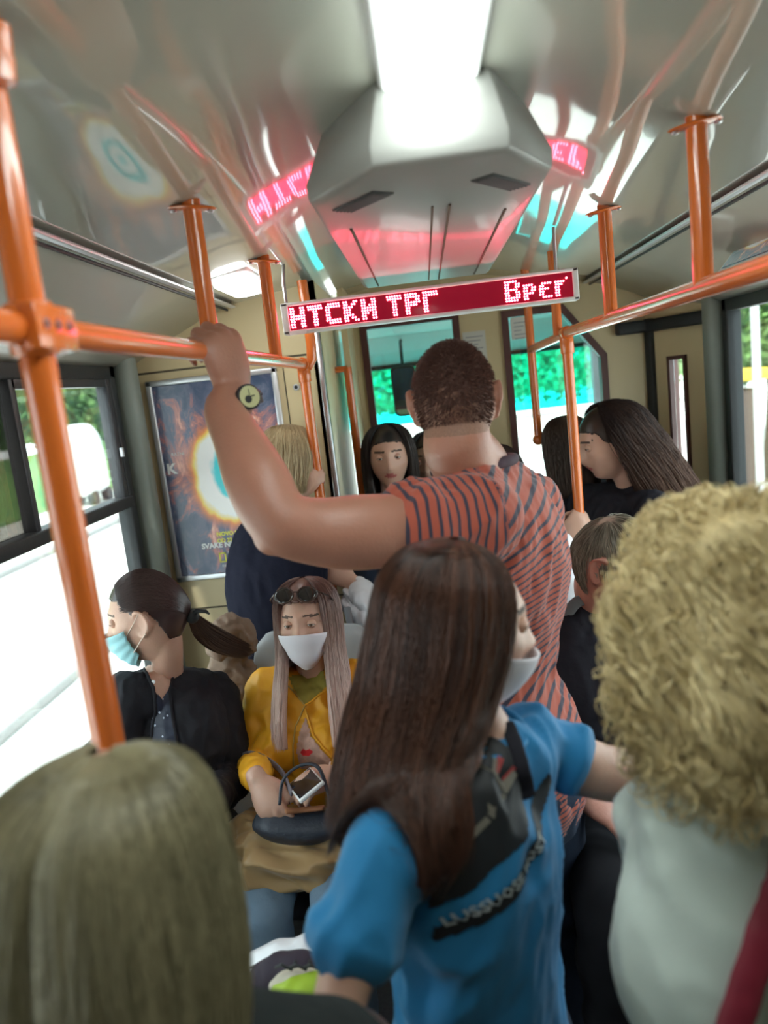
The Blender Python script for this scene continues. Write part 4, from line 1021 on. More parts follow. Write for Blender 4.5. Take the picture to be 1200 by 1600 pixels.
H_OMBRE = hair_mat('brown_to_blond_hair', (.13, .06, .05), (.24, .13, .10), (.62, .42, .35), (.85, .64, .56), rough=.35, tipstart=.25)
H_MAN = hair_mat('cropped_red_brown_hair', (.07, .028, .022), (.16, .065, .045), rough=.6)

def trousers(J, matl, parent, g=1., voxel=.010, name='trousers', amp=.004):
    k = J['k']; pts = leg_solids(J, g, .014, foot=False)
    pts.append(limb([J['pelvis']-Vector((0, 0, .09)), J['pelvis']-Vector((0, 0, .02)), J['pelvis']*.75+J['waist']*.25], [(.155*g*k, .125*g*k), (.175*g*k, .130*g*k), (.155*g*k, .115*g*k)], side=J['r']))
    cloth(name, pts, matl, parent, voxel, 4, amp, 22, 5)
def shoes(J, parent, matl=None):
    for n in 'LR':
        a, f = J['an'+n], J['f']; m = MB(); V, Fs = limb([a-f*.07-Vector((0, 0, .028)), a+f*.04-Vector((0, 0, .026)), a+f*.18-Vector((0, 0, .038))], [(.042, .04), (.048, .042), (.040, .028)], side=J['r']); m.add(V, Fs)
        m.build('shoe', matl or SHOE, parent, smooth=True)
def cuff_limb(pts, rad): return limb(pts, rad)
def collar(J, M, matl, parent, r=.068, tilt=.0, off=(0, 0, 0), th=.008, name='collar'):
    c = J['nb']+Vector((0, 0, .010))+Vector(off); p = []
    for i in range(33):
        a = 2*math.pi*i/32; p.append(c+J['r']*math.cos(a)*r+J['f']*math.sin(a)*r*.92+Vector((0, 0, -tilt*math.sin(a))))
    m = MB(); m.tube(p, th, 10, caps=False); m.build(name, matl, parent, smooth=True)

# ================================================================== man in the striped T-shirt
hc = P(711, 632, 1.45); M = hm(hc, -4, -3, 0, .985)
J = pose(hc, 55, H=1.86)
J['nb'] = P(742, 735, 1.49); J['shL'] = P(742, 812, 1.345); J['shR'] = P(832, 800, 1.66); J['chest'] = P(768, 890, 1.49); J['waist'] = P(768, 1055, 1.50); J['pelvis'] = P(800, 1190, 1.50)
for n, s in (('L', -1), ('R', 1)): J['hip'+n] = J['pelvis']+J['r']*s*.09; J['kn'+n] = Vector((J['hip'+n].x, J['hip'+n].y, .52)); J['an'+n] = Vector((J['hip'+n].x, J['hip'+n].y, .07))
J['elR'] = J['shR']+Vector((-.07, .10, -.27)); J['wrR'] = J['elR']+Vector((-.06, .10, -.2))
e = person((J['pelvis'].x, J['pelvis'].y, 0), 'man in an orange red T-shirt with dark stripes, arm raised to the rail')
o, X, Z = grip((RL, 1.375, RZ), (.10, -1, .03), (1, -.10, .02), -1, .0168)
Z = Vector((.78, -.62, .05)); X = Vector((-.10, -.05, 1)); X = (X-X.dot(Z.normalized())*Z.normalized()).normalized(); o = Vector((RL, 1.370, RZ))-X*.086+Vector((.034, -.004, 0))
hp, HM, tips = hand_parts(o, X, Z, -1, ((62, 82, 52), (64, 84, 54), (66, 84, 54), (68, 84, 50)), s=1.18)
el = P(437, 812, 1.19)
armL = limb([J['shL'], P(650, 825, 1.29), P(560, 832, 1.24), P(490, 830, 1.21), el, P(403, 752, 1.215), P(374, 690, 1.27), P(350, 640, 1.325), o+X*.005],
            [.070, .062, .063, .055, .051, .0530, .043, .034, (.032, .027)], side=Z, sub=8)
armtip = ell(P(428, 836, 1.19), (.034, .034, .034))
hR, _, _ = hand_parts(J['wrR'], (.1, .4, -.9), (.9, 0, .1), 1, ((20, 25, 15),), THUMB_REL)
J2 = dict(J); 
def man_scalp(l): return (l[:, 2] > -.035-.35*np.clip(-l[:, 1], 0, .06)) & ((l[:, 1] < .055) | (l[:, 2] > .06)) & ~((abs(l[:, 0]) > .065) & (l[:, 1] > -.035) & (l[:, 2] < .045))
parts = head_parts(M); R3 = M.to_3x3()
parts.append(limb([J['nb']-Vector((0, 0, .06)), J['nb'], hc+R3 @ Vector((.0, -.028, -.085)), hc+R3 @ Vector((0, -.018, -.03))], [(.085, .075), (.071, .068), (.064, .066), (.055, .06)], side=J['r']))
parts += torso_solid(J, 1.05, -.004)+[armL, armtip, arm_solid(J, 'R', 1.1), limb([J['nb'], J['nb']*.5+J['shL']*.5, J['shL']], [.06, .062, .066])]+hp+hR+leg_solids(J, 1.)
Mi = np.array(M.inverted())
def post(c):
    l = c@Mi[:3, :3].T+Mi[:3, 3]; m = np.zeros(len(l)); h = (abs(l[:, 0]) < .1) & (abs(l[:, 1]) < .13) & (abs(l[:, 2]) < .14)
    m[h & man_scalp(l) & (l[:, 2] > .0+.02*wav(l, 260, 2))] = 3; m[h & man_scalp(l) & (m == 0)] = 4; return m
fuse('body', parts, .0045, 5, [SKIN_TAN, LIP, BROW, SCALP, mat('faded_stubble', (.27, .14, .095), .65, noise_amt=.35, noise_scale=300)], e, post=post)
def mk(d): return ((d[:, 2] > -.42+.10*wav(d, 6, 3)) & ((d[:, 1] < .45) | (d[:, 2] > .55)) & ~((abs(d[:, 0]) > .80) & (d[:, 1] > -.35) & (d[:, 2] < .35)))
short_hair(M, mk, 9000, lambda d: .004+.010*np.clip((d[:, 2]+.35)/1.0, 0, 1), .0007, H_MAN, e, seed=4)
eyes(M, e, SKIN_TAN)
sl = limb([J['shL']*.75+J['nb']*.25, J['shL'], P(690, 818, 1.31), P(648, 822, 1.285)], [.072, .086, .080, .083], sub=8)
sh = torso_solid(J, 1.02, .012)+[sl, limb([J['shR']*.7+J['nb']*.3, J['shR'], J['shR']*.55+J['elR']*.45], [.065, .07, .065]), limb([J['shL'], J['nb']-Vector((0, 0, .03)), J['shR']], [.075, .078, .070]),
      limb([J['chest'], J['waist'], J['pelvis'], J['pelvis']-Vector((0, 0, .06))], [(.158, .132), (.138, .115), (.158, .135), (.168, .145)], side=J['r'])]
shirt = cloth('t_shirt', sh, STR, e, .006, 6, .0050, 48, 11, dirn=(.5, .2, 1), stretch=.45)
co = coords(shirt).astype(float); ad = np.array((P(560, 832, 1.24)-J['shL']).normalized()); u = (co-np.array(J['shL']))@ad
slm = 1/(1+np.exp(-(u+.012)/.004)); sc = np.where(u > -.012, u+.1, co[:, 2]-.42*(co[:, 0]-J['chest'].x)+.05*np.sin(co[:, 2]*14)); attr(shirt, 'sc', sc)
collar(J, M, mat('striped_collar', (.06, .035, .05), .85, noise_amt=.4, noise_scale=40), e, .081, .006, th=.011)
trousers(J, DDENIM, e); shoes(J, e)
# wristwatch
wc = P(345, 601, 1.342); w = empty('wristwatch', wc); tag(w, 'round wristwatch with a pale dial and black strap on the raised arm', 'watch')
wa = X.copy(); s1 = Z.copy(); s2 = wa.cross(s1).normalized(); c0 = o-X*.008
pts = [c0+s1*math.cos(a)*.0425+s2*math.sin(a)*.0440 for a in np.linspace(0, 2*math.pi, 37)]
m = MB(); n = len(pts); V = []
for p in pts:
    d = (p-c0).normalized()
    V += [p-wa*.011, p+wa*.011, p+d*.004+wa*.011, p+d*.004-wa*.011]
f = [(4*i+a, 4*i+(a+1) % 4, 4*(i+1)+(a+1) % 4, 4*(i+1)+a) for i in range(n-1) for a in range(4)]; m.add(V, f); m.build('strap', BLACKP, w, smooth=True)
dn = (Vector((.62, -.76, .12))).normalized(); c = c0+dn*.049; m = MB(); m.tube([c-dn*.003, c+dn*.005, c+dn*.007], [.0225, .0225, .0205], 36); m.tube([c+dn*.002+wa.cross(dn)*.022, c+dn*.002+wa.cross(dn)*.027], .003, 10); cs = m.build('case', DARKM, w, smooth=True)
m = MB(); m.tube([c+dn*.0065, c+dn*.0078], .0188, 36); dl_ = m.build('dial', mat('pale_dial', (.55, .55, .30), .35), w, smooth=True)
m = MB(); m.tube([c+dn*.0088+wa*.002, c+dn*.0088+wa*.013], .0007, 6); m.tube([c+dn*.0088, c+dn*.0088+wa.cross(dn)*.009], .0009, 6)
q = c-wa*.004+wa.cross(dn)*-.004; m.tube([q+dn*.0079, q+dn*.0088], .0065, 20); m.build('hands', BLACKP, dl_, smooth=True)
m = MB(); b1 = c0-dn*.036; m.box(b1, (.012, .010, .022), X.to_track_quat('Z', 'Y').to_matrix()); m.build('buckle', BLACKP, w, bevel=.003)

# ================================================================== woman in the blue T-shirt
hc = P(715, 982, 1.0); M = hm(hc, -74, -8, 0, .98)
J = pose(hc, -122, H=1.62)
J['nb'] = P(745, 1150, .95); J['shR'] = P(592, 1352, .79); J['shL'] = P(832, 1162, 1.02); J['chest'] = P(735, 1340, .92); J['waist'] = P(748, 1520, .92); J['pelvis'] = P(760, 1700, .93)
J['elR'] = P(528, 1590, .70); J['wrR'] = J['elR']+Vector((.06, .10, -.20)); J['elL'] = P(950, 1208, 1.05); J['wrL'] = P(1130, 1222, 1.12)
for n, s in (('L', -1), ('R', 1)): J['hip'+n] = J['pelvis']+J['r']*s*.085; J['kn'+n] = Vector((J['hip'+n].x, J['hip'+n].y, .46)); J['an'+n] = Vector((J['hip'+n].x, J['hip'+n].y, .07))
e = person((J['pelvis'].x, J['pelvis'].y, 0), 'woman with long dark brown hair in a bright blue printed T-shirt')
hL, _, _ = hand_parts(J['wrL'], (.9, .3, .1), (0, -.6, .8), -1, ((55, 70, 40),), s=.92)
hR, _, _ = hand_parts(J['wrR'], (.3, .4, -.8), (-.8, 0, -.2), 1, ((25, 30, 20),), THUMB_REL, s=.92)
body_mesh(J, M, SKIN, [hL, hR], .82, .0055, e, .92, extra=[limb([J['shL'], J['elL'], J['wrL']], [.044, .040, .033])])
eyes(M, e)
shR, shL = J['shR'], J['shL']; up = Vector((0, 0, 1))
sh = torso_solid(J, .90, .008, bust=0)+[]+[
    limb([shR*.75+J['nb']*.25, shR, P(572, 1420, .765), P(556, 1456, .755)], [.046, .051, .053, .062], sub=8),
    limb([shL*.8+J['nb']*.2, shL, shL*.75+J['elL']*.25, shL*.62+J['elL']*.38], [.050, .054, .052, .056], sub=8),
    limb([shR, J['nb']-Vector((0, 0, .045)), shL], [.046, .060, .048]),
    limb([J['chest'], J['waist'], J['pelvis'], J['pelvis']-Vector((0, 0, .05))], [(.138, .108), (.130, .102), (.150, .118), (.155, .12)], side=J['r'])]
shirt = cloth('t_shirt', sh, BLUE, e, .0055, 5, .0075, 34, 21, dirn=(.35, .35, 1), stretch=.35)
collar(J, M, BLUE, e, .068, .014, th=.005)
trousers(J, DDENIM, e); shoes(J, e)
# chest print: projected on the shirt front
BV = BVHTree.FromPolygons([tuple(v.co) for v in shirt.data.vertices], [tuple(p.vertices) for p in shirt.data.polygons])
NV = (J['f']*-1).normalized()
PO = P(775, 1322, .80); PXd = (J['r']*-1+Vector((0, 0, .42))).normalized()   # baseline runs from her right shoulder side to her left
PXd = (PXd-PXd.dot(NV)*NV).normalized(); PZd = NV.cross(PXd)*1.0
PZd = PZd if PZd.z > 0 else -PZd
def on_shirt(x, z, lift=.0012):
    q = PO+PXd*x+PZd*z; h = BV.ray_cast(q-NV*.4, NV)
    if h[0] is None: return None
    if not (.20 < h[3] < .52) or h[1].dot(NV) > -.12 or (h[0]-J['shR']).dot(J['r']) > -.025: return None
    return h[0]+h[1]*lift
def decal(name, poly2d, matl, parent, lift=.0012, step=.006):
    """fill a 2D outline with a grid and lay it on the shirt"""
    xs = [p[0] for p in poly2d]; zs = [p[1] for p in poly2d]; V = {}; f = []; vl = []
    def inside(x, z):
        c = False; n = len(poly2d)
        for i in range(n):
            (x1, z1), (x2, z2) = poly2d[i], poly2d[(i+1) % n]
            if (z1 > z) != (z2 > z) and x < (x2-x1)*(z-z1)/(z2-z1)+x1: c = not c
        return c
    nx = int((max(xs)-min(xs))/step)+1; nz = int((max(zs)-min(zs))/step)+1
    def vert(i, j):
        if (i, j) not in V:
            q = on_shirt(min(xs)+i*step, min(zs)+j*step, lift); V[(i, j)] = None if q is None else len(vl)
            if q is not None: vl.append(q)
        return V[(i, j)]
    for i in range(nx):
        for j in range(nz):
            if inside(min(xs)+(i+.5)*step, min(zs)+(j+.5)*step):
                q = [vert(i, j), vert(i+1, j), vert(i+1, j+1), vert(i, j+1)]
                if None not in q: f.append(tuple(q))
    m = MB(); m.add(vl, f); return m.build(name, matl, parent, smooth=True)
def decal_text(name, body, size, x0, z0, matl, parent, bold=0., arc=0., lift=.003, sx=1.):
    v, f = text_np(body, size, bold, res=1); V = []; ok = []
    for p in v:
        x = x0+p[0]*sx; z = z0+p[1]-arc*((x-x0)-.13)**2*-1; q = on_shirt(x, z, lift); V.append(q)
    keep = [t for t in f if all(V[i] is not None for i in t)]; V = [q or PO for q in V]
    m = MB(); m.add(V, keep); return m.build(name, matl, parent)
PRK = mat('black_shirt_print', (.008, .009, .012), .6); PRW = mat('white_shirt_print', (.62, .66, .66), .6); PRR = mat('red_shirt_print', (.5, .06, .06), .6); PRG = mat('gold_grey_shirt_print', (.30, .27, .22), .6)
g = np.random.default_rng(5); outl = []
for i in range(40):
    a = 2*math.pi*i/40; rx, rz = .135, .056; k = 1+.13*g.normal()*.7
    outl.append((rx*k*math.copysign(abs(math.cos(a))**.6, math.cos(a)), .012+rz*k*math.copysign(abs(math.sin(a))**.7, math.sin(a))))
pr = decal('print', outl, PRK, shirt, .0012, .0018)
decal_text('lettering', '7ZLE', .062, -.055, .004, PRG, pr, sx=1.15, bold=.001)
decal_text('lettering', '=', .06, .075, -.004, PRR, pr, sx=.8)
bar = [(-.145+.29*i/20, -.066+.9*(-.145+.29*i/20)**2*1.0) for i in range(21)]; bar += [(x, z-.017) for x, z in reversed(bar)]
st = decal('print_band', bar, PRK, shirt, .0012, .002)
decal_text('lettering', 'LUSSUOSE MOST', .0185, -.075, -.0785, PRW, st, bold=.0006, arc=.9, sx=1.05)
# shoulder strap across the front
m = MB(); sp = []
for t_ in np.linspace(0, 1, 14):
    px_, py_ = 792+(28*t_), 1135+110*t_; r_ = Vector(ray(px_, py_)).normalized(); h = BV.ray_cast(Vector((0, 0, CZ)), r_)
    if h[0] is not None: sp.append(h[0]+h[1]*.006)
if len(sp) > 3:
    V, Fs = limb(sp, [(.010, .0030)]*len(sp), side=PXd, sub=2); m.add(V, Fs); tag(m.build('shoulder_strap', BLACKC, None, smooth=True), 'dark shoulder strap crossing the front of the blue T-shirt', 'strap')
HR = [(0, -.005, .122, .012, .012), (0, -.006, .112, .055, .060), (.002, -.010, .070, .086, .096), (.006, -.018, .0, .094, .104), (.016, -.040, -.07, .098, .096), (.040, -.070, -.13, .100, .088), (.070, -.095, -.19, .096, .082), (.090, -.106, -.235, .088, .080)]
hair_vol(M, HR, (-120, 124), 6500, .00075, H_DARK, e, m=32, amp=.006, freq=1.6, seed=3, endvar=.20, clump=52, layer=(.90, 1.07), collide=[BV], gap=.010)
mk_ = face_patch('face_mask', M, 66, lambda u: (-14+4*u*u, -58-8*(1-u*u)), lambda u, v: .007+.018*(1-u*u)*np.clip(1.15-v, 0, 1), MASKW, e)

# ================================================================== woman with the curly blond hair
hc = P(1160, 1018, .80); M = hm(hc, -25, -4, 0, 1.)
J = pose(hc, -8, H=1.62, sw=.18)
J['nb'] = P(1183, 1190, .80); J['shL'] = P(1090, 1285, .745); J['shR'] = P(1393, 1280, .78); J['chest'] = P(1233, 1380, .80); J['waist'] = P(1238, 1550, .80); J['pelvis'] = P(1238, 1720, .82)
J['elL'] = P(1080, 1520, .72); J['wrL'] = J['elL']+Vector((.04, .12, -.2)); J['elR'] = J['shR']+Vector((.05, .02, -.26)); J['wrR'] = J['elR']+Vector((-.02, .1, -.2))
for n, s in (('L', -1), ('R', 1)): J['hip'+n] = J['pelvis']+J['r']*s*.085; J['kn'+n] = Vector((J['hip'+n].x, J['hip'+n].y, .46)); J['an'+n] = Vector((J['hip'+n].x, J['hip'+n].y, .07))
e = person((J['pelvis'].x, J['pelvis'].y, 0), 'woman with curly blond hair in a pale mint white blouse, seen from behind')
hh = [hand_parts(J['wr'+n], (0, .6, -.8), (s, 0, .1), s, ((30, 40, 25),), THUMB_REL, s=.92)[0] for n, s in (('L', -1), ('R', 1))]
body_mesh(J, M, SKIN, hh, 1., .008, e, .95); eyes(M, e)
sh = torso_solid(J, 1.05, .024, bust=1)+[limb([J['shL'], J['shL']*.6+J['elL']*.4, J['elL'], J['elL']*.5+J['wrL']*.5], [.062, .070, .078, .070]), limb([J['shR'], J['elR'], J['wrR']], [.06, .065, .05]),
      limb([J['shL'], J['nb']-Vector((0, 0, .035)), J['shR']], [.062, .075, .06]), limb([J['chest'], J['waist'], J['pelvis'], J['pelvis']-Vector((0, 0, .08))], [(.17, .14), (.17, .15), (.18, .16), (.19, .165)], side=J['r'])]
blouse = cloth('blouse', sh, WHITEC, e, .007, 5, .010, 22, 31, dirn=(.6, 0, -.5), stretch=.4)
trousers(J, BLK_TROU, e); shoes(J, e)
HR = [(0, 0, .152, .015, .015), (0, -.003, .144, .07, .07), (0, -.008, .108, .106, .110), (0, -.014, .04, .124, .132), (0, -.018, -.03, .130, .138), (.0, -.02, -.09, .120, .130), (0, -.022, -.135, .095, .105)]
hair_vol(M, HR, (-180, 180), 5200, .0009, H_BLOND, e, m=48, amp=.006, seed=8, layer=(.84, 1.02), endvar=.42, curl=.0095, curlf=4.0, clump=90, lump=.055)
# frizz: short curls standing off the outline
g = np.random.default_rng(12); nF = 1400; A = g.uniform(0, 6.28, nF); tt = g.uniform(.05, .95, nF); Rr = ring_curve(np.array(HR), tt); m_ = 18; s_ = np.linspace(0, 1, m_)
base = np.stack([Rr[:, 0]+Rr[:, 3]*.93*np.sin(A), Rr[:, 1]-Rr[:, 4]*.93*np.cos(A), Rr[:, 2]], -1); dn_ = base/np.linalg.norm(base, axis=1)[:, None]
tn = np.cross(dn_, g.normal(size=(nF, 3))); tn /= np.linalg.norm(tn, axis=1)[:, None]; bn = np.cross(dn_, tn); L = g.uniform(.015, .045, nF)[:, None]
ph = g.random(nF)[:, None]*6.28; cr = g.uniform(.005, .012, nF)[:, None]; w_ = s_[None, :]*g.uniform(6, 12, nF)[:, None]+ph
pth = base[:, None]+dn_[:, None]*(.006+.012*np.sin(s_*3.14))[None, :, None]+tn[:, None]*(s_[None, :]*L)[..., None]+(cr*np.cos(w_))[..., None]*bn[:, None]+(cr*np.sin(w_))[..., None]*dn_[:, None]
strands('curls', xf(M, pth.reshape(-1, 3)).reshape(nF, m_, 3), np.full(nF, .0010), H_BLOND, e)
BVc = BVHTree.FromPolygons([tuple(v.co) for v in blouse.data.vertices], [tuple(p.vertices) for p in blouse.data.polygons])
sp = []
for t_ in np.linspace(-.3, 1.2, 18):
    r_ = Vector(ray(1212-72*t_, 1365+235*t_)).normalized(); h = BVc.ray_cast(Vector((0, 0, CZ)), r_); 
    if h[0] is not None: sp.append(h[0]+h[1]*.007)
if len(sp) > 3:
    m = MB(); V, Fs = limb(sp, [(.016, .006)]*len(sp), side=(1, 0, .3), sub=3); m.add(V, Fs); tag(m.build('bag_strap', mat('crimson_strap', (.22, .012, .03), .6), None, smooth=True), 'crimson bag strap across the back of the pale blouse', 'strap')

# ================================================================== ash blond head in the near left corner
hc = P(176, 1390, .56); M = hm(hc, -4, -6, 0, 1.)
J = pose(hc, 0, H=1.5, sw=.19)
J['shR'] = P(520, 1690, .60); J['shL'] = hc+Vector((-.19, -.02, -.22)); J['elR'] = J['shR']+Vector((.03, .03, -.25)); J['wrR'] = J['elR']+Vector((-.06, .16, -.15))
e = person((hc.x, hc.y, 0), 'person with smooth ash blond hair in dark clothes at the lower left, seen from behind')
hh = [hand_parts(J['wr'+n], (0, .8, -.5), (s*.5, 0, .8), s, ((30, 40, 25),), THUMB_REL, s=.92)[0] for n, s in (('L', -1), ('R', 1))]
body_mesh(J, M, SKIN, hh, 1., .009, e); eyes(M, e)
sh = torso_solid(J, 1.05, .022)+[limb([J['sh'+n], J['el'+n], J['wr'+n]], [.068, .062, .05]) for n in 'LR']+[limb([J['shL'], J['nb']-Vector((0, 0, .04)), J['shR']], [.07, .08, .07]), limb([J['nb']-Vector((0, 0, .05)), J['nb']+Vector((0, -.01, .03))], [.085, .075])]
cloth('coat', sh, mat('near_black_wool', (.012, .016, .016), .95, bump=.3, bump_scale=80), e, .008, 6, .004, 20, 5)
trousers(J, BLK_TROU, e); shoes(J, e)
HR = [(.004, .00, .116, .010, .012), (.004, -.002, .109, .05, .055), (0, -.006, .075, .088, .098), (0, -.010, .01, .101, .114), (0, -.012, -.06, .104, .116), (0, -.014, -.13, .098, .108), (0, -.015, -.185, .088, .098)]
hair_vol(M, HR, (-140, 140), 6500, .0007, H_ASH, e, m=24, amp=.003, seed=14, layer=(.93, 1.02), endvar=.10, part=.13)

# ================================================================== woman in the yellow jacket (seated)
hc = P(480, 972, 1.97); M = hm(hc, 176, 6, 0, .98)
J = pose(hc, 178, H=1.62, sw=.165, seated=True)
J['nb'] = P(486, 1062, 2.0); J['shR'] = P(414, 1078, 1.97); J['shL'] = P(562, 1066, 1.99); J['chest'] = P(482, 1140, 1.97); J['waist'] = P(474, 1235, 1.98); J['pelvis'] = Vector((-.42, 2.02, .60))
J['elR'] = P(398, 1188, 1.90); J['wrR'] = P(402, 1218, 1.66); J['elL'] = P(580, 1180, 1.92); J['wrL'] = P(530, 1208, 1.68)
for n, s in (('L', 1), ('R', -1)): J['hip'+n] = Vector((-.42+s*.09, 1.98, .60)); J['kn'+n] = Vector((-.40+s*.085, 1.56, .635)); J['an'+n] = Vector((-.40+s*.09, 1.52, .07))
e = person((-.42, 1.98, 0), 'seated woman in a mustard yellow jacket with a white mask, holding a phone')
hR, HMr, tipsR = hand_parts(J['wrR'], (.34, -.40, -.55), (-.30, -.70, .55), 1, ((28, 38, 20), (34, 42, 24), (38, 44, 26), (42, 46, 28)), [(.015, .022, -.004), (.040, .040, -.010), (.066, .046, -.016), (.088, .040, -.022)], s=.92)
hL, HMl, tipsL = hand_parts(J['wrL'], (-.80, -.45, -.02), (.05, -.35, .85), -1, ((45, 55, 30), (48, 58, 34), (50, 60, 36), (52, 60, 36)), [(.015, .022, -.004), (.042, .036, -.004), (.068, .034, -.004), (.088, .026, -.006)], s=.92)
body_mesh(J, M, SKIN, [hR, hL], .92, .0045, e, .85, smooth=3); eyes(M, e)
for T_ in (tipsR, tipsL):
    for p in T_: m = MB(); V, Fs = ell(p+Vector((0, -.003, .002)), (.0050, .0050, .0058)); m.add(V, Fs); m.build('fingernail', NAIL, e, smooth=True)
f_ = J['f']
sh = torso_solid(J, .95, .016, bust=1)[:]+[limb([J['sh'+n], J['sh'+n]*.5+J['el'+n]*.5, J['el'+n], J['el'+n]*.35+J['wr'+n]*.65, J['el'+n]*.12+J['wr'+n]*.88], [.056, .052, .048, .042, .036], sub=6) for n in 'LR']
sh += [limb([J['shL'], J['nb']-Vector((0, 0, .050)), J['shR']], [.054, .062, .054])]
jk = cloth('jacket', sh, YELLOW, e, .005, 4, .0045, 48, 41)
BVe = BVHTree.FromPolygons([tuple(v.co) for v in jk.data.vertices], [tuple(p.vertices) for p in jk.data.polygons])
def hit(px, py, lift=.002, bv=BVe):
    r_ = Vector(ray(px, py)).normalized(); h = bv.ray_cast(Vector((0, 0, CZ)), r_)
    return None if h[0] is None else h[0]+h[1]*lift
def lay(name, poly, matl, parent, lift=.002, step=4., bv=BVe, thick=.0):
    """a piece of cloth lying on another garment, cut to an outline"""
    xs = [p[0] for p in poly]; ys = [p[1] for p in poly]; V = {}; vl = []; f = []
    def inside(x, z):
        c = False; n = len(poly)
        for i in range(n):
            (x1, z1), (x2, z2) = poly[i], poly[(i+1) % n]
            if (z1 > z) != (z2 > z) and x < (x2-x1)*(z-z1)/(z2-z1)+x1: c = not c
        return c
    def vert(i, j):
        if (i, j) not in V:
            q = hit(min(xs)+i*step, min(ys)+j*step, lift, bv); V[(i, j)] = None if q is None else len(vl)
            if q is not None: vl.append(q)
        return V[(i, j)]
    for i in range(int((max(xs)-min(xs))/step)+1):
        for j in range(int((max(ys)-min(ys))/step)+1):
            if inside(min(xs)+(i+.5)*step, min(ys)+(j+.5)*step):
                q = [vert(i, j), vert(i+1, j), vert(i+1, j+1), vert(i, j+1)]
                if None not in q: f.append(tuple(q))
    m = MB(); m.add(vl, f); return m.build(name, matl, parent, smooth=True)
lay('scarf', [(450, 1058), (505, 1050), (512, 1072), (492, 1092), (477, 1104), (462, 1085)], OLIVE, e, .003, 2.)
top = lay('printed_top', [(468, 1145), (478, 1120), (486, 1150), (500, 1168), (516, 1186), (520, 1200), (470, 1200), (462, 1175)], mat('printed_top', (.55, .33, .26), .8, noise_amt=.5, noise_scale=60), e, .003, 2.)
lay('lips_print', [(470, 1174), (476, 1170), (480, 1172), (485, 1170), (491, 1174), (485, 1180), (476, 1180)], mat('red_lip_print', (.65, .02, .03), .5), top, .0045, 1.)
def seam_line(pts, r, matl, name, parent, bv=BVe, lift=.002, n=12):
    q = []
    for i in range(len(pts)-1):
        for t_ in np.linspace(0, 1, n)[:-1 if i < len(pts)-2 else None]: 
            h = hit(pts[i][0]*(1-t_)+pts[i+1][0]*t_, pts[i][1]*(1-t_)+pts[i+1][1]*t_, lift, bv)
            if h is not None: q.append(h)
    if len(q) > 2: m = MB(); m.tube(q, r, 8); m.build(name, matl, parent, smooth=True)
seam_line([(450, 1072), (477, 1102), (462, 1135), (457, 1165), (458, 1200)], .0022, mat('brass_zip', (.55, .40, .12), .35, metal=.6), 'zip', jk)
seam_line([(477, 1102), (510, 1078), (525, 1066)], .003, YELLOW, 'lapel_edge', jk); seam_line([(477, 1108), (490, 1150), (518, 1182)], .003, YELLOW, 'front_edge', jk)
def capm(front, low): return lambda d: d[:, 2] > np.interp(d[:, 1], [-1, -.3, .1, .32, .55, 1], [-.75, -.5, low-.10, .18, front-.06, front])-.10*abs(d[:, 0])*(d[:, 1] > .3)+.02*wav(d, 60, 4)
cap_shell('hair_cap', M, capm(.62, -.1), H_OMBRE, e, 1.07, bump=.006, seed=2)
HR = [(0, -.004, .123, .010, .012), (0, -.006, .113, .050, .058), (0, -.010, .070, .083, .094), (0, -.012, .0, .090, .10), (0, -.008, -.08, .090, .102), (0, .012, -.16, .100, .110), (0, .028, -.23, .108, .118), (0, .036, -.285, .112, .124), (0, .038, -.315, .114, .124)]
hair_vol(M, HR, (-138, -62), 1500, .00085, H_OMBRE, e, m=26, amp=.004, seed=21, endvar=.10, layer=(.92, 1.05), clump=14)
hair_vol(M, HR, (62, 138), 1500, .00085, H_OMBRE, e, m=26, amp=.004, seed=22, endvar=.10, layer=(.92, 1.05), clump=14)
HRb = HR[:6]; hair_vol(M, HRb, (-80, 80), 900, .00085, H_OMBRE, e, m=18, amp=.003, seed=23)
face_patch('face_mask', M, 64, lambda u: (-4-6*u*u, -64+10*u*u), lambda u, v: .003+.020*(1-u*u)*(1-.3*v), MASKW, e, pleats=2)
for s in (-1, 1):
    m = MB(); m.tube([M @ Vector((s*.068, .040, -.030)), M @ Vector((s*.080, .012, -.005)), M @ Vector((s*.083, -.010, .022))], .0012, 6); m.tube([M @ Vector((s*.066, .040, -.070)), M @ Vector((s*.078, .008, -.040)), M @ Vector((s*.081, -.008, -.015))], .0012, 6); m.build('mask_loop', MASKW, e, smooth=True)
m = MB(); V, Fs = ell(M @ Vector((-.082, .0, -.040)), (.006, .006, .009)); m.add(V, Fs); m.build('earring', STEEL, e, smooth=True)
trousers(J, DENIM, e, .95, .008, 'jeans', .006); shoes(J, e, WHITEP)
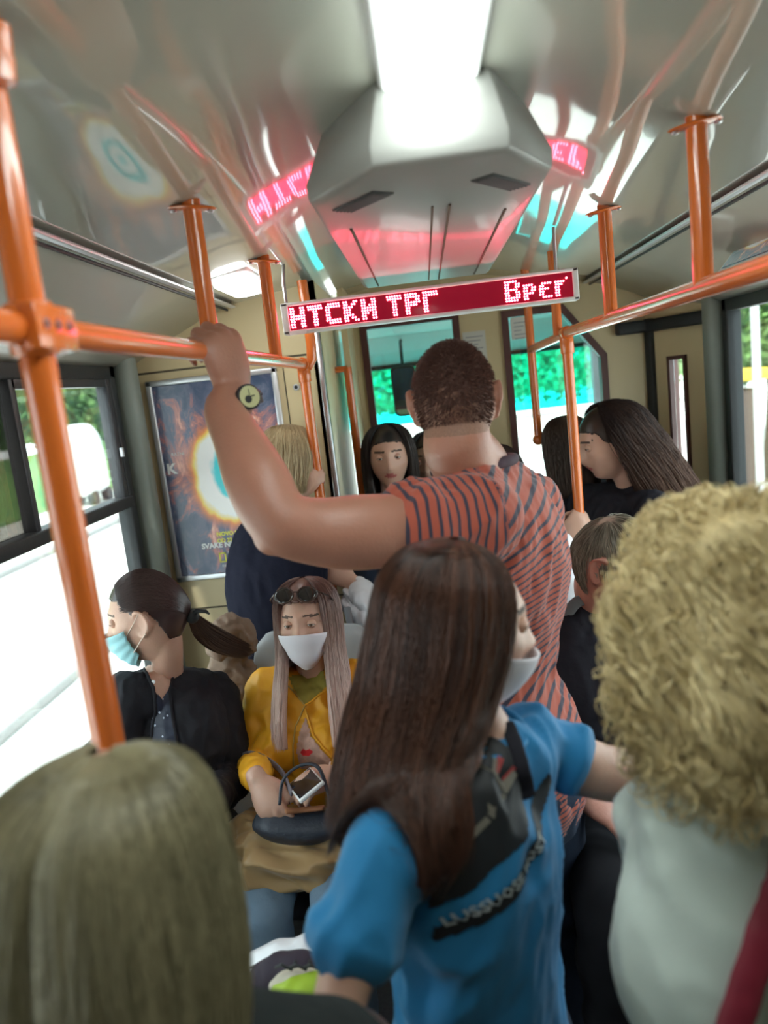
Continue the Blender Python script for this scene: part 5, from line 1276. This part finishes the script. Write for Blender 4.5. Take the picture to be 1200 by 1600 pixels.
# sunglasses pushed up on her hair
s = empty('sunglasses', M @ Vector((0, .05, .11))); tag(s, 'dark round sunglasses pushed up on the hair of the woman in yellow', 'sunglasses')
LENS = mat('dark_lens', (.015, .012, .012), .05, coat=1.); TORT = mat('dark_brown_frame', (.05, .03, .025), .25)
tilt = Matrix.Rotation(math.radians(28), 3, 'X'); gc = Vector((0, .092, .092))
for sd_ in (-1, 1):
    c = gc+Vector((sd_*.031, 0, 0)); pts = [M @ (c+tilt @ Vector((.026*math.cos(a), -abs(sd_*.0)-.10*(.026*math.cos(a)*sd_) , .021*math.sin(a)))) for a in np.linspace(0, 2*math.pi, 28)]
    m = MB(); m.tube(pts, .0022, 8, caps=False); m.build('rim', TORT, s, smooth=True)
    m = MB(); V, Fs = ell((0, 0, 0), (.025, .0030, .020)); m.add([M @ (c+tilt @ Vector(p)) for p in V], Fs); m.build('lens', LENS, s, smooth=True)
    m = MB(); m.tube([M @ (c+tilt @ Vector((sd_*.026, 0, .006))), M @ Vector((sd_*.080, .055, .078)), M @ Vector((sd_*.086, .0, .045)), M @ Vector((sd_*.086, -.03, .03))], .0022, 8); m.build('temple', TORT, s, smooth=True)
m = MB(); m.tube([M @ (gc+tilt @ Vector((x, .002, .008))) for x in (-.008, 0, .008)], .002, 8); m.build('bridge', TORT, s, smooth=True)
# coat over her lap, handbag, phone
cc = P(438, 1325, 1.66)
parts = [limb([P(384, 1318, 1.66), P(430, 1322, 1.66), P(500, 1325, 1.66), P(560, 1320, 1.68)], [(.075, .070), (.10, .078), (.10, .075), (.07, .06)], side=(0, 1, 0)), limb([P(385, 1300, 1.75), P(450, 1300, 1.78), P(540, 1300, 1.78)], [.05, .06, .05]),
         limb([P(392, 1345, 1.585), P(440, 1368, 1.575), P(500, 1368, 1.585)], [(.03, .055), (.034, .060), (.03, .05)], side=(0, 1, 0))]
ct = cloth('folded_coat', parts, TAN, None, .005, 3, .012, 36, 77, dirn=(1, 0, -.5), stretch=.35); ct.parent = None; tag(ct, 'shiny tan coat folded over the lap of the woman in yellow', 'coat')
bgm = mat('dark_slate_leather', (.035, .042, .06), .5, bump=.2, bump_scale=120); b_ = empty('handbag', P(450, 1280, 1.56)); tag(b_, 'dark slate handbag resting on the tan coat', 'handbag')
cl_ = cloth('bag_body', [limb([P(405, 1284, 1.63), P(430, 1290, 1.62), P(480, 1294, 1.62), P(530, 1284, 1.63)], [(.026, .018), (.034, .030), (.036, .032), (.030, .022)], side=(0, .8, .5), sq=.7)], bgm, b_, .004, 4, .001, 30, 3)
def band(pts, w_, th, matl, name, parent, side=(0, .3, 1)):
    m = MB(); V, Fs = limb(pts, [(w_, th)]*len(pts), side=side, sub=6, sq=.7); m.add(V, Fs); return m.build(name, matl, parent, smooth=True)
band([P(448, 1268, 1.60), P(470, 1266, 1.61), P(505, 1262, 1.61)], .005, .012, mat('brown_bag_lining', (.30, .12, .05), .6), 'bag_opening', b_)
band([P(437, 1256, 1.585), P(443, 1218, 1.60), P(470, 1196, 1.615), P(498, 1200, 1.61), P(516, 1250, 1.59)], .008, .0035, bgm, 'bag_handle', b_, (0, 1, 0))
band([P(372, 1186, 1.84), P(390, 1178, 1.80), P(415, 1186, 1.77), P(440, 1206, 1.70), P(456, 1240, 1.62)], .008, .003, mat('grey_strap', (.13, .11, .13), .7), 'long_strap', b_, (0, .2, 1))
ph_c = P(478, 1226, 1.62); ph = empty('smartphone', ph_c); tag(ph, 'white smartphone held above the handbag by the woman in yellow', 'phone')
rt = Matrix.Rotation(math.radians(28), 3, 'Z') @ Matrix.Rotation(math.radians(-24), 3, 'Y') @ Matrix.Rotation(math.radians(-12), 3, 'X')
m = MB(); m.box(ph_c, (.068, .135, .009), rt); m.build('phone_case', mat('white_phone', (.8, .8, .8), .25), ph, bevel=.003)
m = MB(); m.box(ph_c+rt @ Vector((0, 0, .0050)), (.060, .118, .001), rt); m.build('screen', mat('dark_screen', (.02, .02, .025), .08), ph)

# ================================================================== woman in the black jacket (seated, by the window)
hc = P(233, 962, 1.80); M = hm(hc, 96, -8, 0, .99)
J = pose(hc, 165, H=1.62, sw=.165, seated=True)
J['nb'] = P(262, 1062, 1.84); J['shR'] = P(192, 1088, 1.76); J['shL'] = P(338, 1085, 1.90); J['chest'] = P(268, 1160, 1.83); J['waist'] = P(272, 1270, 1.85); J['pelvis'] = Vector((-.78, 1.92, .60))
J['elL'] = P(362, 1215, 1.82); J['wrL'] = P(320, 1250, 1.62); J['elR'] = P(185, 1230, 1.70); J['wrR'] = P(240, 1290, 1.55)
for n, s in (('L', 1), ('R', -1)): J['hip'+n] = Vector((-.78+s*.085, 1.88, .60)); J['kn'+n] = Vector((-.77+s*.08, 1.46, .63)); J['an'+n] = Vector((-.77+s*.08, 1.42, .07))
e = person((-.78, 1.9, 0), 'seated woman in a black jacket and light blue mask looking out of the window')
hh = [hand_parts(J['wr'+n], (s*.5, -.7, -.3), (0, 0, 1), -s, ((40, 45, 30),), THUMB_REL, s=.9)[0] for n, s in (('L', -1), ('R', 1))]
body_mesh(J, M, SKIN, hh, .92, .005, e, .78); eyes(M, e)
sh = torso_solid(J, .95, .014, bust=.8)+[limb([J['sh'+n], J['sh'+n]*.5+J['el'+n]*.5, J['el'+n], J['wr'+n]], [.058, .055, .052, .045]) for n in 'LR']+[limb([J['shL'], J['nb']-Vector((0, 0, .052)), J['shR']], [.056, .062, .056])]
jk = cloth('jacket', sh, GREYBL, e, .005, 3, .0060, 50, 51, dirn=(0, .3, 1), stretch=.5)
BVf = BVHTree.FromPolygons([tuple(v.co) for v in jk.data.vertices], [tuple(p.vertices) for p in jk.data.polygons])
lay('neckline', [(226, 1040), (268, 1036), (272, 1056), (262, 1080), (252, 1096), (242, 1080), (234, 1062)], SKIN, e, .002, .8, BVf)
m_, t_, b_ = new_mat('dotted_navy_blouse'); vo = t_.nodes.new('ShaderNodeTexVoronoi'); vo.inputs['Scale'].default_value = 70; tcn = t_.nodes.new('ShaderNodeTexCoord'); t_.links.new(tcn.outputs['Object'], vo.inputs['Vector'])
ltn = t_.nodes.new('ShaderNodeMath'); ltn.operation = 'LESS_THAN'; ltn.inputs[1].default_value = .2; t_.links.new(vo.outputs['Distance'], ltn.inputs[0]); mxn = t_.nodes.new('ShaderNodeMix'); mxn.data_type = 'RGBA'
mxn.inputs['A'].default_value = (.02, .025, .05, 1); mxn.inputs['B'].default_value = (.45, .5, .6, 1); t_.links.new(ltn.outputs[0], mxn.inputs['Factor']); t_.links.new(mxn.outputs['Result'], b_.inputs['Base Color'])
lay('dotted_blouse', [(246, 1084), (252, 1092), (262, 1078), (268, 1110), (276, 1150), (280, 1190), (234, 1170), (238, 1120)], m_, e, .0035, .8, BVf)
seam_line([(226, 1048), (240, 1075), (243, 1110), (238, 1150), (232, 1185)], .004, GREYBL, 'front_edge', jk, BVf); seam_line([(274, 1045), (264, 1080), (270, 1120), (282, 1190)], .004, GREYBL, 'front_edge', jk, BVf)
m = MB(); q = hit(240, 1066, .004, BVf); m.tube([q, q+Vector((0, -.002, 0))], .005, 12); m.build('button', ALU, jk, smooth=True)
cap_shell('hair_cap', M, lambda d: d[:, 2] > np.interp(d[:, 1], [-1, -.55, -.38, -.15, .12, .35, .52, 1], [-.62, -.52, -.20, .22, .16, .34, .56, .60])+.02*wav(d, 60, 4), H_SMOOTH, e, 1.045, bump=.004, seed=6)
# combed strands running back to the tie
g = np.random.default_rng(9); nS = 2600; el0 = g.uniform(.05, 1., nS); sx_ = g.uniform(-1, 1, nS)
a_ = sx_*1.35; st_ = np.stack([np.sin(a_)*.9, .55+.25*g.random(nS)-.3*abs(np.sin(a_)), np.cos(a_)*.95+.12], -1); en_ = np.array([0, -1.0, -.28])
tt = np.linspace(0, 1, 16)[None, :, None]; dd = st_[:, None]*(1-tt)+en_*tt; dd[..., 2] += (.25*np.sin(tt*3.14))[..., 0]*(np.cos(a_)[:, None]); dd /= np.linalg.norm(dd, axis=2)[..., None]
pp = head_surf(dd.reshape(-1, 3), False)*(1.05+.015*g.random(nS*16)[:, None]*0+.012*np.repeat(g.random(nS), 16)[:, None]); strands('hair', xf(M, pp).reshape(nS, 16, 3), np.full(nS, .0008), H_SMOOTH, e)
tie = M @ Vector((0, -.102, -.030)); m = MB(); V, Fs = ell(tie, (.018, .016, .018)); m.add(V, Fs); m.tube([tie, tie+Vector((.018, -.01, .016)), tie+Vector((.040, -.01, .012)), tie+Vector((.048, -.01, .004))], [.008, .006, .005, .002], 10); m.build('hair_tie', BLACKP, e, smooth=True)
gd = np.array([list(p) for p in (tie, P(318, 985, 1.86), P(345, 1003, 1.90), P(385, 1018, 1.94))]); Cg = catmull(gd, 8); n_ = 900; mm_ = len(Cg)
off = g.normal(size=(n_, 3)); off /= np.linalg.norm(off, axis=1)[:, None]; off *= (g.random(n_)**.5)[:, None]; rr = (.012+.020*np.sin(np.linspace(0, 1, mm_)*2.6))
strands('ponytail', Cg[None]+off[:, None]*rr[None, :, None], np.full(n_, .0010), hair_mat('ponytail_hair', (.05, .03, .025), (.15, .09, .06)), e)
mk_ = face_patch('face_mask', M, 64, lambda u: (-8+6*u*u, -60+20*u*u), lambda u, v: .008+.022*(1-u*u)*(1-.35*v), MASKB, e, pleats=4)
for s in (-1, 1):
    m = MB(); m.tube([M @ Vector((s*.064, .048, -.022)), M @ Vector((s*.080, .016, .008)), M @ Vector((s*.086, -.004, .030)), M @ Vector((s*.086, -.020, .02))], .0013, 6); m.tube([M @ Vector((s*.060, .044, -.066)), M @ Vector((s*.078, .010, -.035)), M @ Vector((s*.084, -.006, -.022))], .0013, 6); m.build('mask_loop', mat('mask_elastic', (.75, .6, .5), .6), e, smooth=True)
trousers(J, BLK_TROU, e, .95); shoes(J, e)
bb = cloth('brown_bag', [limb([P(340, 1018, 2.14), P(350, 985, 2.14), P(372, 980, 2.16), P(385, 1010, 2.18)], [.035, .036, .036, .03]), ell(P(362, 1060, 2.2), (.075, .045, .11))], mat('brown_suede', (.20, .13, .09), .8, bump=.3), None, .006, 2, .009, 45, 8); bb.parent = None
tag(bb, 'brown bag hanging behind the woman in the black jacket', 'bag')

# ================================================================== helper for the standing passengers further forward
def passenger(label, hpx, Y, hyaw, hpitch, byaw, H, skin, top, low, hairfn, over={}, hands=(), g=1., sw=.175, hroll=0, infl=.016, seated=False, voxel=.008, extra=(), hs=1., topname='jacket', handlist=None, amp=.005):
    hc = P(*hpx, Y); M = hm(hc, hyaw, hpitch, hroll, hs); J = pose(hc, byaw, H=H, sw=sw, seated=seated)
    for k_, v_ in over.items(): J[k_] = v_
    if 'pelvis' in over and not seated:
        for n, s in (('L', -1), ('R', 1)): J['hip'+n] = J['pelvis']+J['r']*s*.09; J['kn'+n] = Vector((J['hip'+n].x, J['hip'+n].y, .48)); J['an'+n] = Vector((J['hip'+n].x, J['hip'+n].y, .07))
    e = person((J['pelvis'].x, J['pelvis'].y, 0), label)
    hl = handlist or {}
    hp = [hl[n] if n in hl else hand_parts(J['wr'+n], J['wr'+n]-J['el'+n], J['r']*s, s, ((25, 35, 20),), THUMB_REL, s=.93)[0] for n, s in (('L', -1), ('R', 1))]
    body_mesh(J, M, skin, hp, g, voxel, e, .92, smooth=3); eyes(M, e, skin)
    sh = torso_solid(J, g, infl)+[limb([J['sh'+n], J['sh'+n]*.5+J['el'+n]*.5, J['el'+n], J['el'+n]*.2+J['wr'+n]*.8], [.052*g+infl*.8, .048*g+infl*.8, .042*g+infl*.8, .036*g+infl*.6]) for n in 'LR']+[limb([J['shL'], J['nb']-Vector((0, 0, .05)), J['shR']], [.045+infl, .055+infl, .045+infl])]
    cloth(topname, sh, top, e, voxel, 4, amp, 40, 61, dirn=(0, 0, 1), stretch=.5)
    hairfn(M, e); trousers(J, low, e, g, .012); shoes(J, e)
    return e, J, M
B_ = Vector((RL, 2.50, 1.508)); Zg = Vector((-.35, -.93, 0)); Xg = Vector((.70, -.27, .62)); hw_ = B_-Xg.normalized()*.086+Zg*.031
hg, _, _ = hand_parts(hw_, Xg, Zg, 1, ((62, 78, 45),)*4, s=.95)
def sandy(M, e):
    HRs = [(0, -.004, .124, .010, .012), (0, -.005, .114, .05, .058), (0, -.010, .07, .087, .097), (0, -.014, .0, .098, .106), (0, -.018, -.07, .092, .098), (0, -.02, -.11, .08, .085)]
    hair_vol(M, HRs, (-125, 125), 2200, .0011, H_SAND, e, m=18, amp=.003, seed=31, endvar=.15)
passenger('woman with short sandy blond hair in a dark navy top behind the raised arm', (452, 722), 2.535, -35, -8, -15, 1.70, SKIN, NAVY, BLK_TROU, sandy,
          over=dict(shL=P(398, 860, 2.44), shR=P(488, 850, 2.53), nb=P(446, 790, 2.50), chest=P(430, 910, 2.42), waist=P(432, 1010, 2.42), pelvis=P(440, 1110, 2.43), elR=P(528, 880, 2.585), wrR=hw_, elL=P(392, 980, 2.38), wrL=P(412, 1040, 2.33)), handlist={'R': hg}, g=.98, topname='top', amp=.003)
# white sleeved passenger: left hand on the same post
B_ = P(513, 893, 2.50); Zg = Vector((.25, -.95, .2)); Xg = Vector((-.80, -.1, .55)); hw_ = Vector((RL, 2.5, B_.z))-Xg.normalized()*.080+Zg*.030
hg, _, _ = hand_parts(hw_, Xg, Zg, -1, ((62, 80, 50),)*4, s=.98)
def darkbob(seed, az=(-118, 118), low=-.20, mt=None, n=2200, w=1.):
    def fn(M, e):
        HRs = [(0, -.004, .124, .010, .012), (0, -.005, .114, .05, .058), (0, -.010, .07, .086, .097), (0, -.014, .0, .094*w, .106), (0, -.018, -.08, .094*w, .10), (0, -.018, low*.7-.04, .092*w, .10), (0, -.016, low, .088*w, .095)]
        hair_vol(M, HRs, az, n, .0011, mt or H_DARK2, e, m=20, amp=.004, seed=seed, endvar=.12)
        cap_shell('hair_cap', M, capm(.60, .0), mt or H_DARK2, e, 1.055, bump=.005, seed=seed)
    return fn
eH, JH, MH = passenger('passenger in a white ruffled sleeve gripping the orange post, mostly hidden behind the striped man', (770, 760), 2.25, 5, 0, 10, 1.55, SKIN, mat('white_cotton', (.70, .68, .71), .8), BLK_TROU, darkbob(41),
          over=dict(elL=P(620, 985, 2.33), wrL=hw_), handlist={'L': hg}, topname='blouse')
ruff = cloth('ruffled_cuff', [limb([hw_+Vector((.018, 0, -.014)), P(560, 945, 2.46), P(600, 975, 2.38)], [.036, .052, .058]), ell(P(562, 968, 2.44), (.04, .03, .05)), ell(P(548, 930, 2.46), (.028, .03, .03))], mat('white_lace_cloth', (.75, .72, .76), .8), eH, .004, 2, .008, 55, 90)
m = MB(); m.box(P(568, 988, 2.40), (.045, .012, .035), Matrix.Rotation(.3, 3, 'Y')); tag(m.build('coin_purse', mat('iridescent_teal', (.05, .45, .45), .25, noise_amt=.6, noise_scale=90, metal=.4), None, bevel=.006), 'small shiny teal purse below the white ruffled sleeve', 'purse')
band([P(542, 950, 2.36), P(550, 985, 2.34), P(556, 1020, 2.33)], .012, .006, mat('grey_webbing', (.20, .20, .22), .8), 'strap', None, (1, 0, 0)); st_o = bpy.data.objects['strap.001'] if 'strap.001' in bpy.data.objects else bpy.data.objects['strap']
tag(st_o, 'grey webbing strap hanging beside the white ruffled sleeve', 'strap')
def womI(M, e):
    darkbob(43, (-128, 128), -.20, H_DARK2, 2600, 1.05)(M, e)
eI, JI, MI = passenger('woman facing the camera with dark shoulder length hair and a dark denim jacket', (608, 715), 2.80, 182, -2, 180, 1.50, SKIN, DDENIM, DDENIM, womI, sw=.15, over=dict(shR=Vector((-.272, 2.80, 1.30)), elR=Vector((-.275, 2.77, 1.03)), wrR=Vector((-.24, 2.68, .86))))
passenger('passenger with long dark hair just behind the left ear of the striped man', (676, 722), 3.0, 165, 0, 170, 1.58, SKIN, BLACKC, BLK_TROU, darkbob(47, (-130, 130), -.26), sw=.16)
def longhair(M, e):
    HRs = [(0, -.002, .128, .010, .012), (0, -.004, .117, .054, .064), (0, -.014, .07, .094, .110), (0, -.030, .0, .106, .126), (.01, -.052, -.09, .116, .136), (.02, -.074, -.18, .124, .150), (.03, -.090, -.27, .125, .160), (.03, -.10, -.36, .12, .155)]
    hair_vol(M, HRs, (-112, 112), 4200, .0012, hair_mat('long_dark_hair', (.012, .009, .010), (.05, .025, .018), (.05, .022, .014), (.11, .055, .035), tipstart=.3, rough=.6, spec=.25), e, m=26, amp=.008, seed=51, endvar=.2, clump=40, curl=.004, curlf=2.5)
    cap_shell('hair_cap', M, capm(.55, -.05), H_DARK2, e, 1.06, bump=.005, seed=3)
passenger('woman with very long dark wavy hair bending her head to the left', (952, 692), 2.72, 98, -12, 120, 1.72, SKIN, BLACKC, BLK_TROU, longhair, over=dict(nb=P(988, 768, 2.74)), sw=.17, hs=1.10)
B_ = Vector((RR, 2.56, P(905, 812, 2.56).z)); Zg = Vector((-.25, -.96, .1)); Xg = Vector((.62, 0, .78)); hw_ = B_-Xg.normalized()*.084+Zg*.031
hg, _, _ = hand_parts(hw_, Xg, Zg, 1, ((60, 78, 45),)*4, s=1.0)
passenger('passenger with straight brown hair and dark coat facing the cab behind the orange post', (886, 700), 3.0, 25, -4, 20, 1.60, SKIN, BLACKC, BLK_TROU, darkbob(53, (-140, 140), -.19, hair_mat('mid_brown_hair', (.05, .03, .022), (.13, .08, .055))),
          over=dict(elR=P(880, 905, 2.68), wrR=hw_), handlist={'R': hg}, sw=.165)
# grey haired man, seated
wr = P(898, 1238, 1.56); hN, _, _ = hand_parts(wr, (.85, -.45, -.42), (.1, -.35, .92), 1, ((18, 22, 12), (20, 24, 14), (22, 26, 16), (24, 28, 18)), THUMB_REL, s=1.)
def grey(M, e):
    mk2 = lambda d: (d[:, 2] > -.18-.6*np.clip(-d[:, 1], 0, .7)) & ~((d[:, 1] > .5) & (d[:, 2] < .62)) & ~((abs(d[:, 0]) > .75) & (d[:, 1] > -.3) & (d[:, 2] < .15))
    cap_shell('hair_cap', M, mk2, H_GREY, e, 1.03, bump=.008, seed=5)
    g = np.random.default_rng(5); d = g.normal(size=(9000, 3)); d /= np.linalg.norm(d, axis=1)[:, None]; d = d[mk2(d)][:4200]; n = len(d)
    cr_ = np.array([.25, -.45, .85]); t = np.linspace(0, 1, 10)[None, :, None]; away = d-cr_; away -= (away*d).sum(1)[:, None]*d; away /= np.linalg.norm(away, axis=1)[:, None]+1e-6
    D = d[:, None]+away[:, None]*t*.42; D /= np.linalg.norm(D, axis=2)[..., None]; b = head_surf(D.reshape(-1, 3), False).reshape(n, 10, 3)*(1.03+.05*np.sin(t*2.2)*np.repeat(g.random(n), 1)[:, None, None])
    strands('hair', xf(M, b.reshape(-1, 3)).reshape(n, 10, 3), np.full(n, .0009), H_GREY, e)
passenger('seated grey haired man in a black jacket bowing his head, one hand on his thigh', (957, 880), 1.78, -128, -26, -165, 1.70, SKIN_RED, BLACKC, BLK_TROU, grey,
          over=dict(nb=P(935, 955, 1.86), shR=P(888, 985, 1.83), shL=P(1010, 985, 1.92), chest=P(935, 1070, 1.86), waist=P(930, 1180, 1.88), pelvis=Vector((.42, 1.88, .62)), elR=P(868, 1180, 1.78), wrR=wr,
                    hipR=Vector((.33, 1.84, .62)), hipL=Vector((.51, 1.84, .62)), knR=Vector((.26, 1.44, .68)), knL=Vector((.42, 1.42, .68)), anR=Vector((.26, 1.38, .07)), anL=Vector((.44, 1.36, .07))), handlist={'R': hN}, seated=True, voxel=.006, g=1.05)
band([P(884, 962, 1.80), P(900, 942, 1.80), P(918, 935, 1.80)], .014, .006, mat('grey_collar_cloth', (.16, .17, .18), .8), 'collar_flap', bpy.data.objects['person.%03d' % 11] if 'person.011' in bpy.data.objects else None, (1, 0, 1))
# driver
passenger('driver in a light blue shirt seated in the cab, seen in the mirror', (690, 755), 3.70, 0, 0, 0, 1.75, SKIN, mat('light_blue_shirt', (.30, .52, .80), .7), BLK_TROU, lambda M, e: (cap_shell('hair', M, lambda d: (d[:, 2] > -.15) & ~((d[:, 1] > .4) & (d[:, 2] < .6)), H_DARK2, e, 1.06, bump=.01)), seated=True, voxel=.010, topname='shirt')
# carrier bag with trainers
wb = empty('carrier_bag', P(440, 1560, 1.12)); tag(wb, 'white carrier bag with black scribbled print at the lower edge of the picture', 'bag')
cloth('bag_film', [limb([P(380, 1560, 1.16), P(410, 1530, 1.17), P(450, 1512, 1.17), P(500, 1505, 1.17), P(550, 1530, 1.17)], [.040, .045, .045, .045, .03]), ell(P(450, 1640, 1.15), (.12, .09, .10))], mat('white_bag_film', (.82, .84, .88), .3), wb, .005, 3, .004, 40, 4)
m = MB(); m.tube([P(430, 1505, 1.118), P(455, 1500, 1.115), P(470, 1508, 1.116), P(480, 1500, 1.116)], .002, 6); m.tube([P(392, 1512, 1.122), P(402, 1506, 1.12), P(410, 1506, 1.12)], .0015, 6); m.build('scribble', BLACKP, wb, smooth=True)
sn = empty('trainer', P(450, 1545, 1.05)); tag(sn, 'lime green trainer with black laces and beige toe lying by the white carrier bag', 'shoe')
cloth('upper', [limb([P(405, 1545, 1.10), P(430, 1522, 1.09), P(470, 1518, 1.08), P(505, 1525, 1.08)], [.026, .030, .030, .026])], mat('black_purple_mesh', (.03, .02, .035), .8), sn, .004, 3, .003, 60, 4)
cloth('sole', [limb([P(440, 1560, 1.03), P(465, 1556, 1.03), P(500, 1548, 1.03)], [.024, .030, .028])], mat('lime_green_rubber', (.36, .52, .03), .5), sn, .004, 3, .001, 60, 4)
cloth('toe_cap', [limb([P(430, 1543, 1.045), P(450, 1534, 1.045), P(490, 1530, 1.045)], [.012, .017, .016])], mat('beige_mesh', (.55, .50, .40), .8), sn, .003, 3, .001, 60, 4)
for k in range(3):
    m = MB(); a = P(430+22*k, 1512, 1.045); m.tube([a, a+Vector((.012, -.004, .008)), a+Vector((.026, -.002, -.004)), a+Vector((.034, .0, .010))], .0022, 8); m.build('lace', BLACKP, sn, smooth=True)
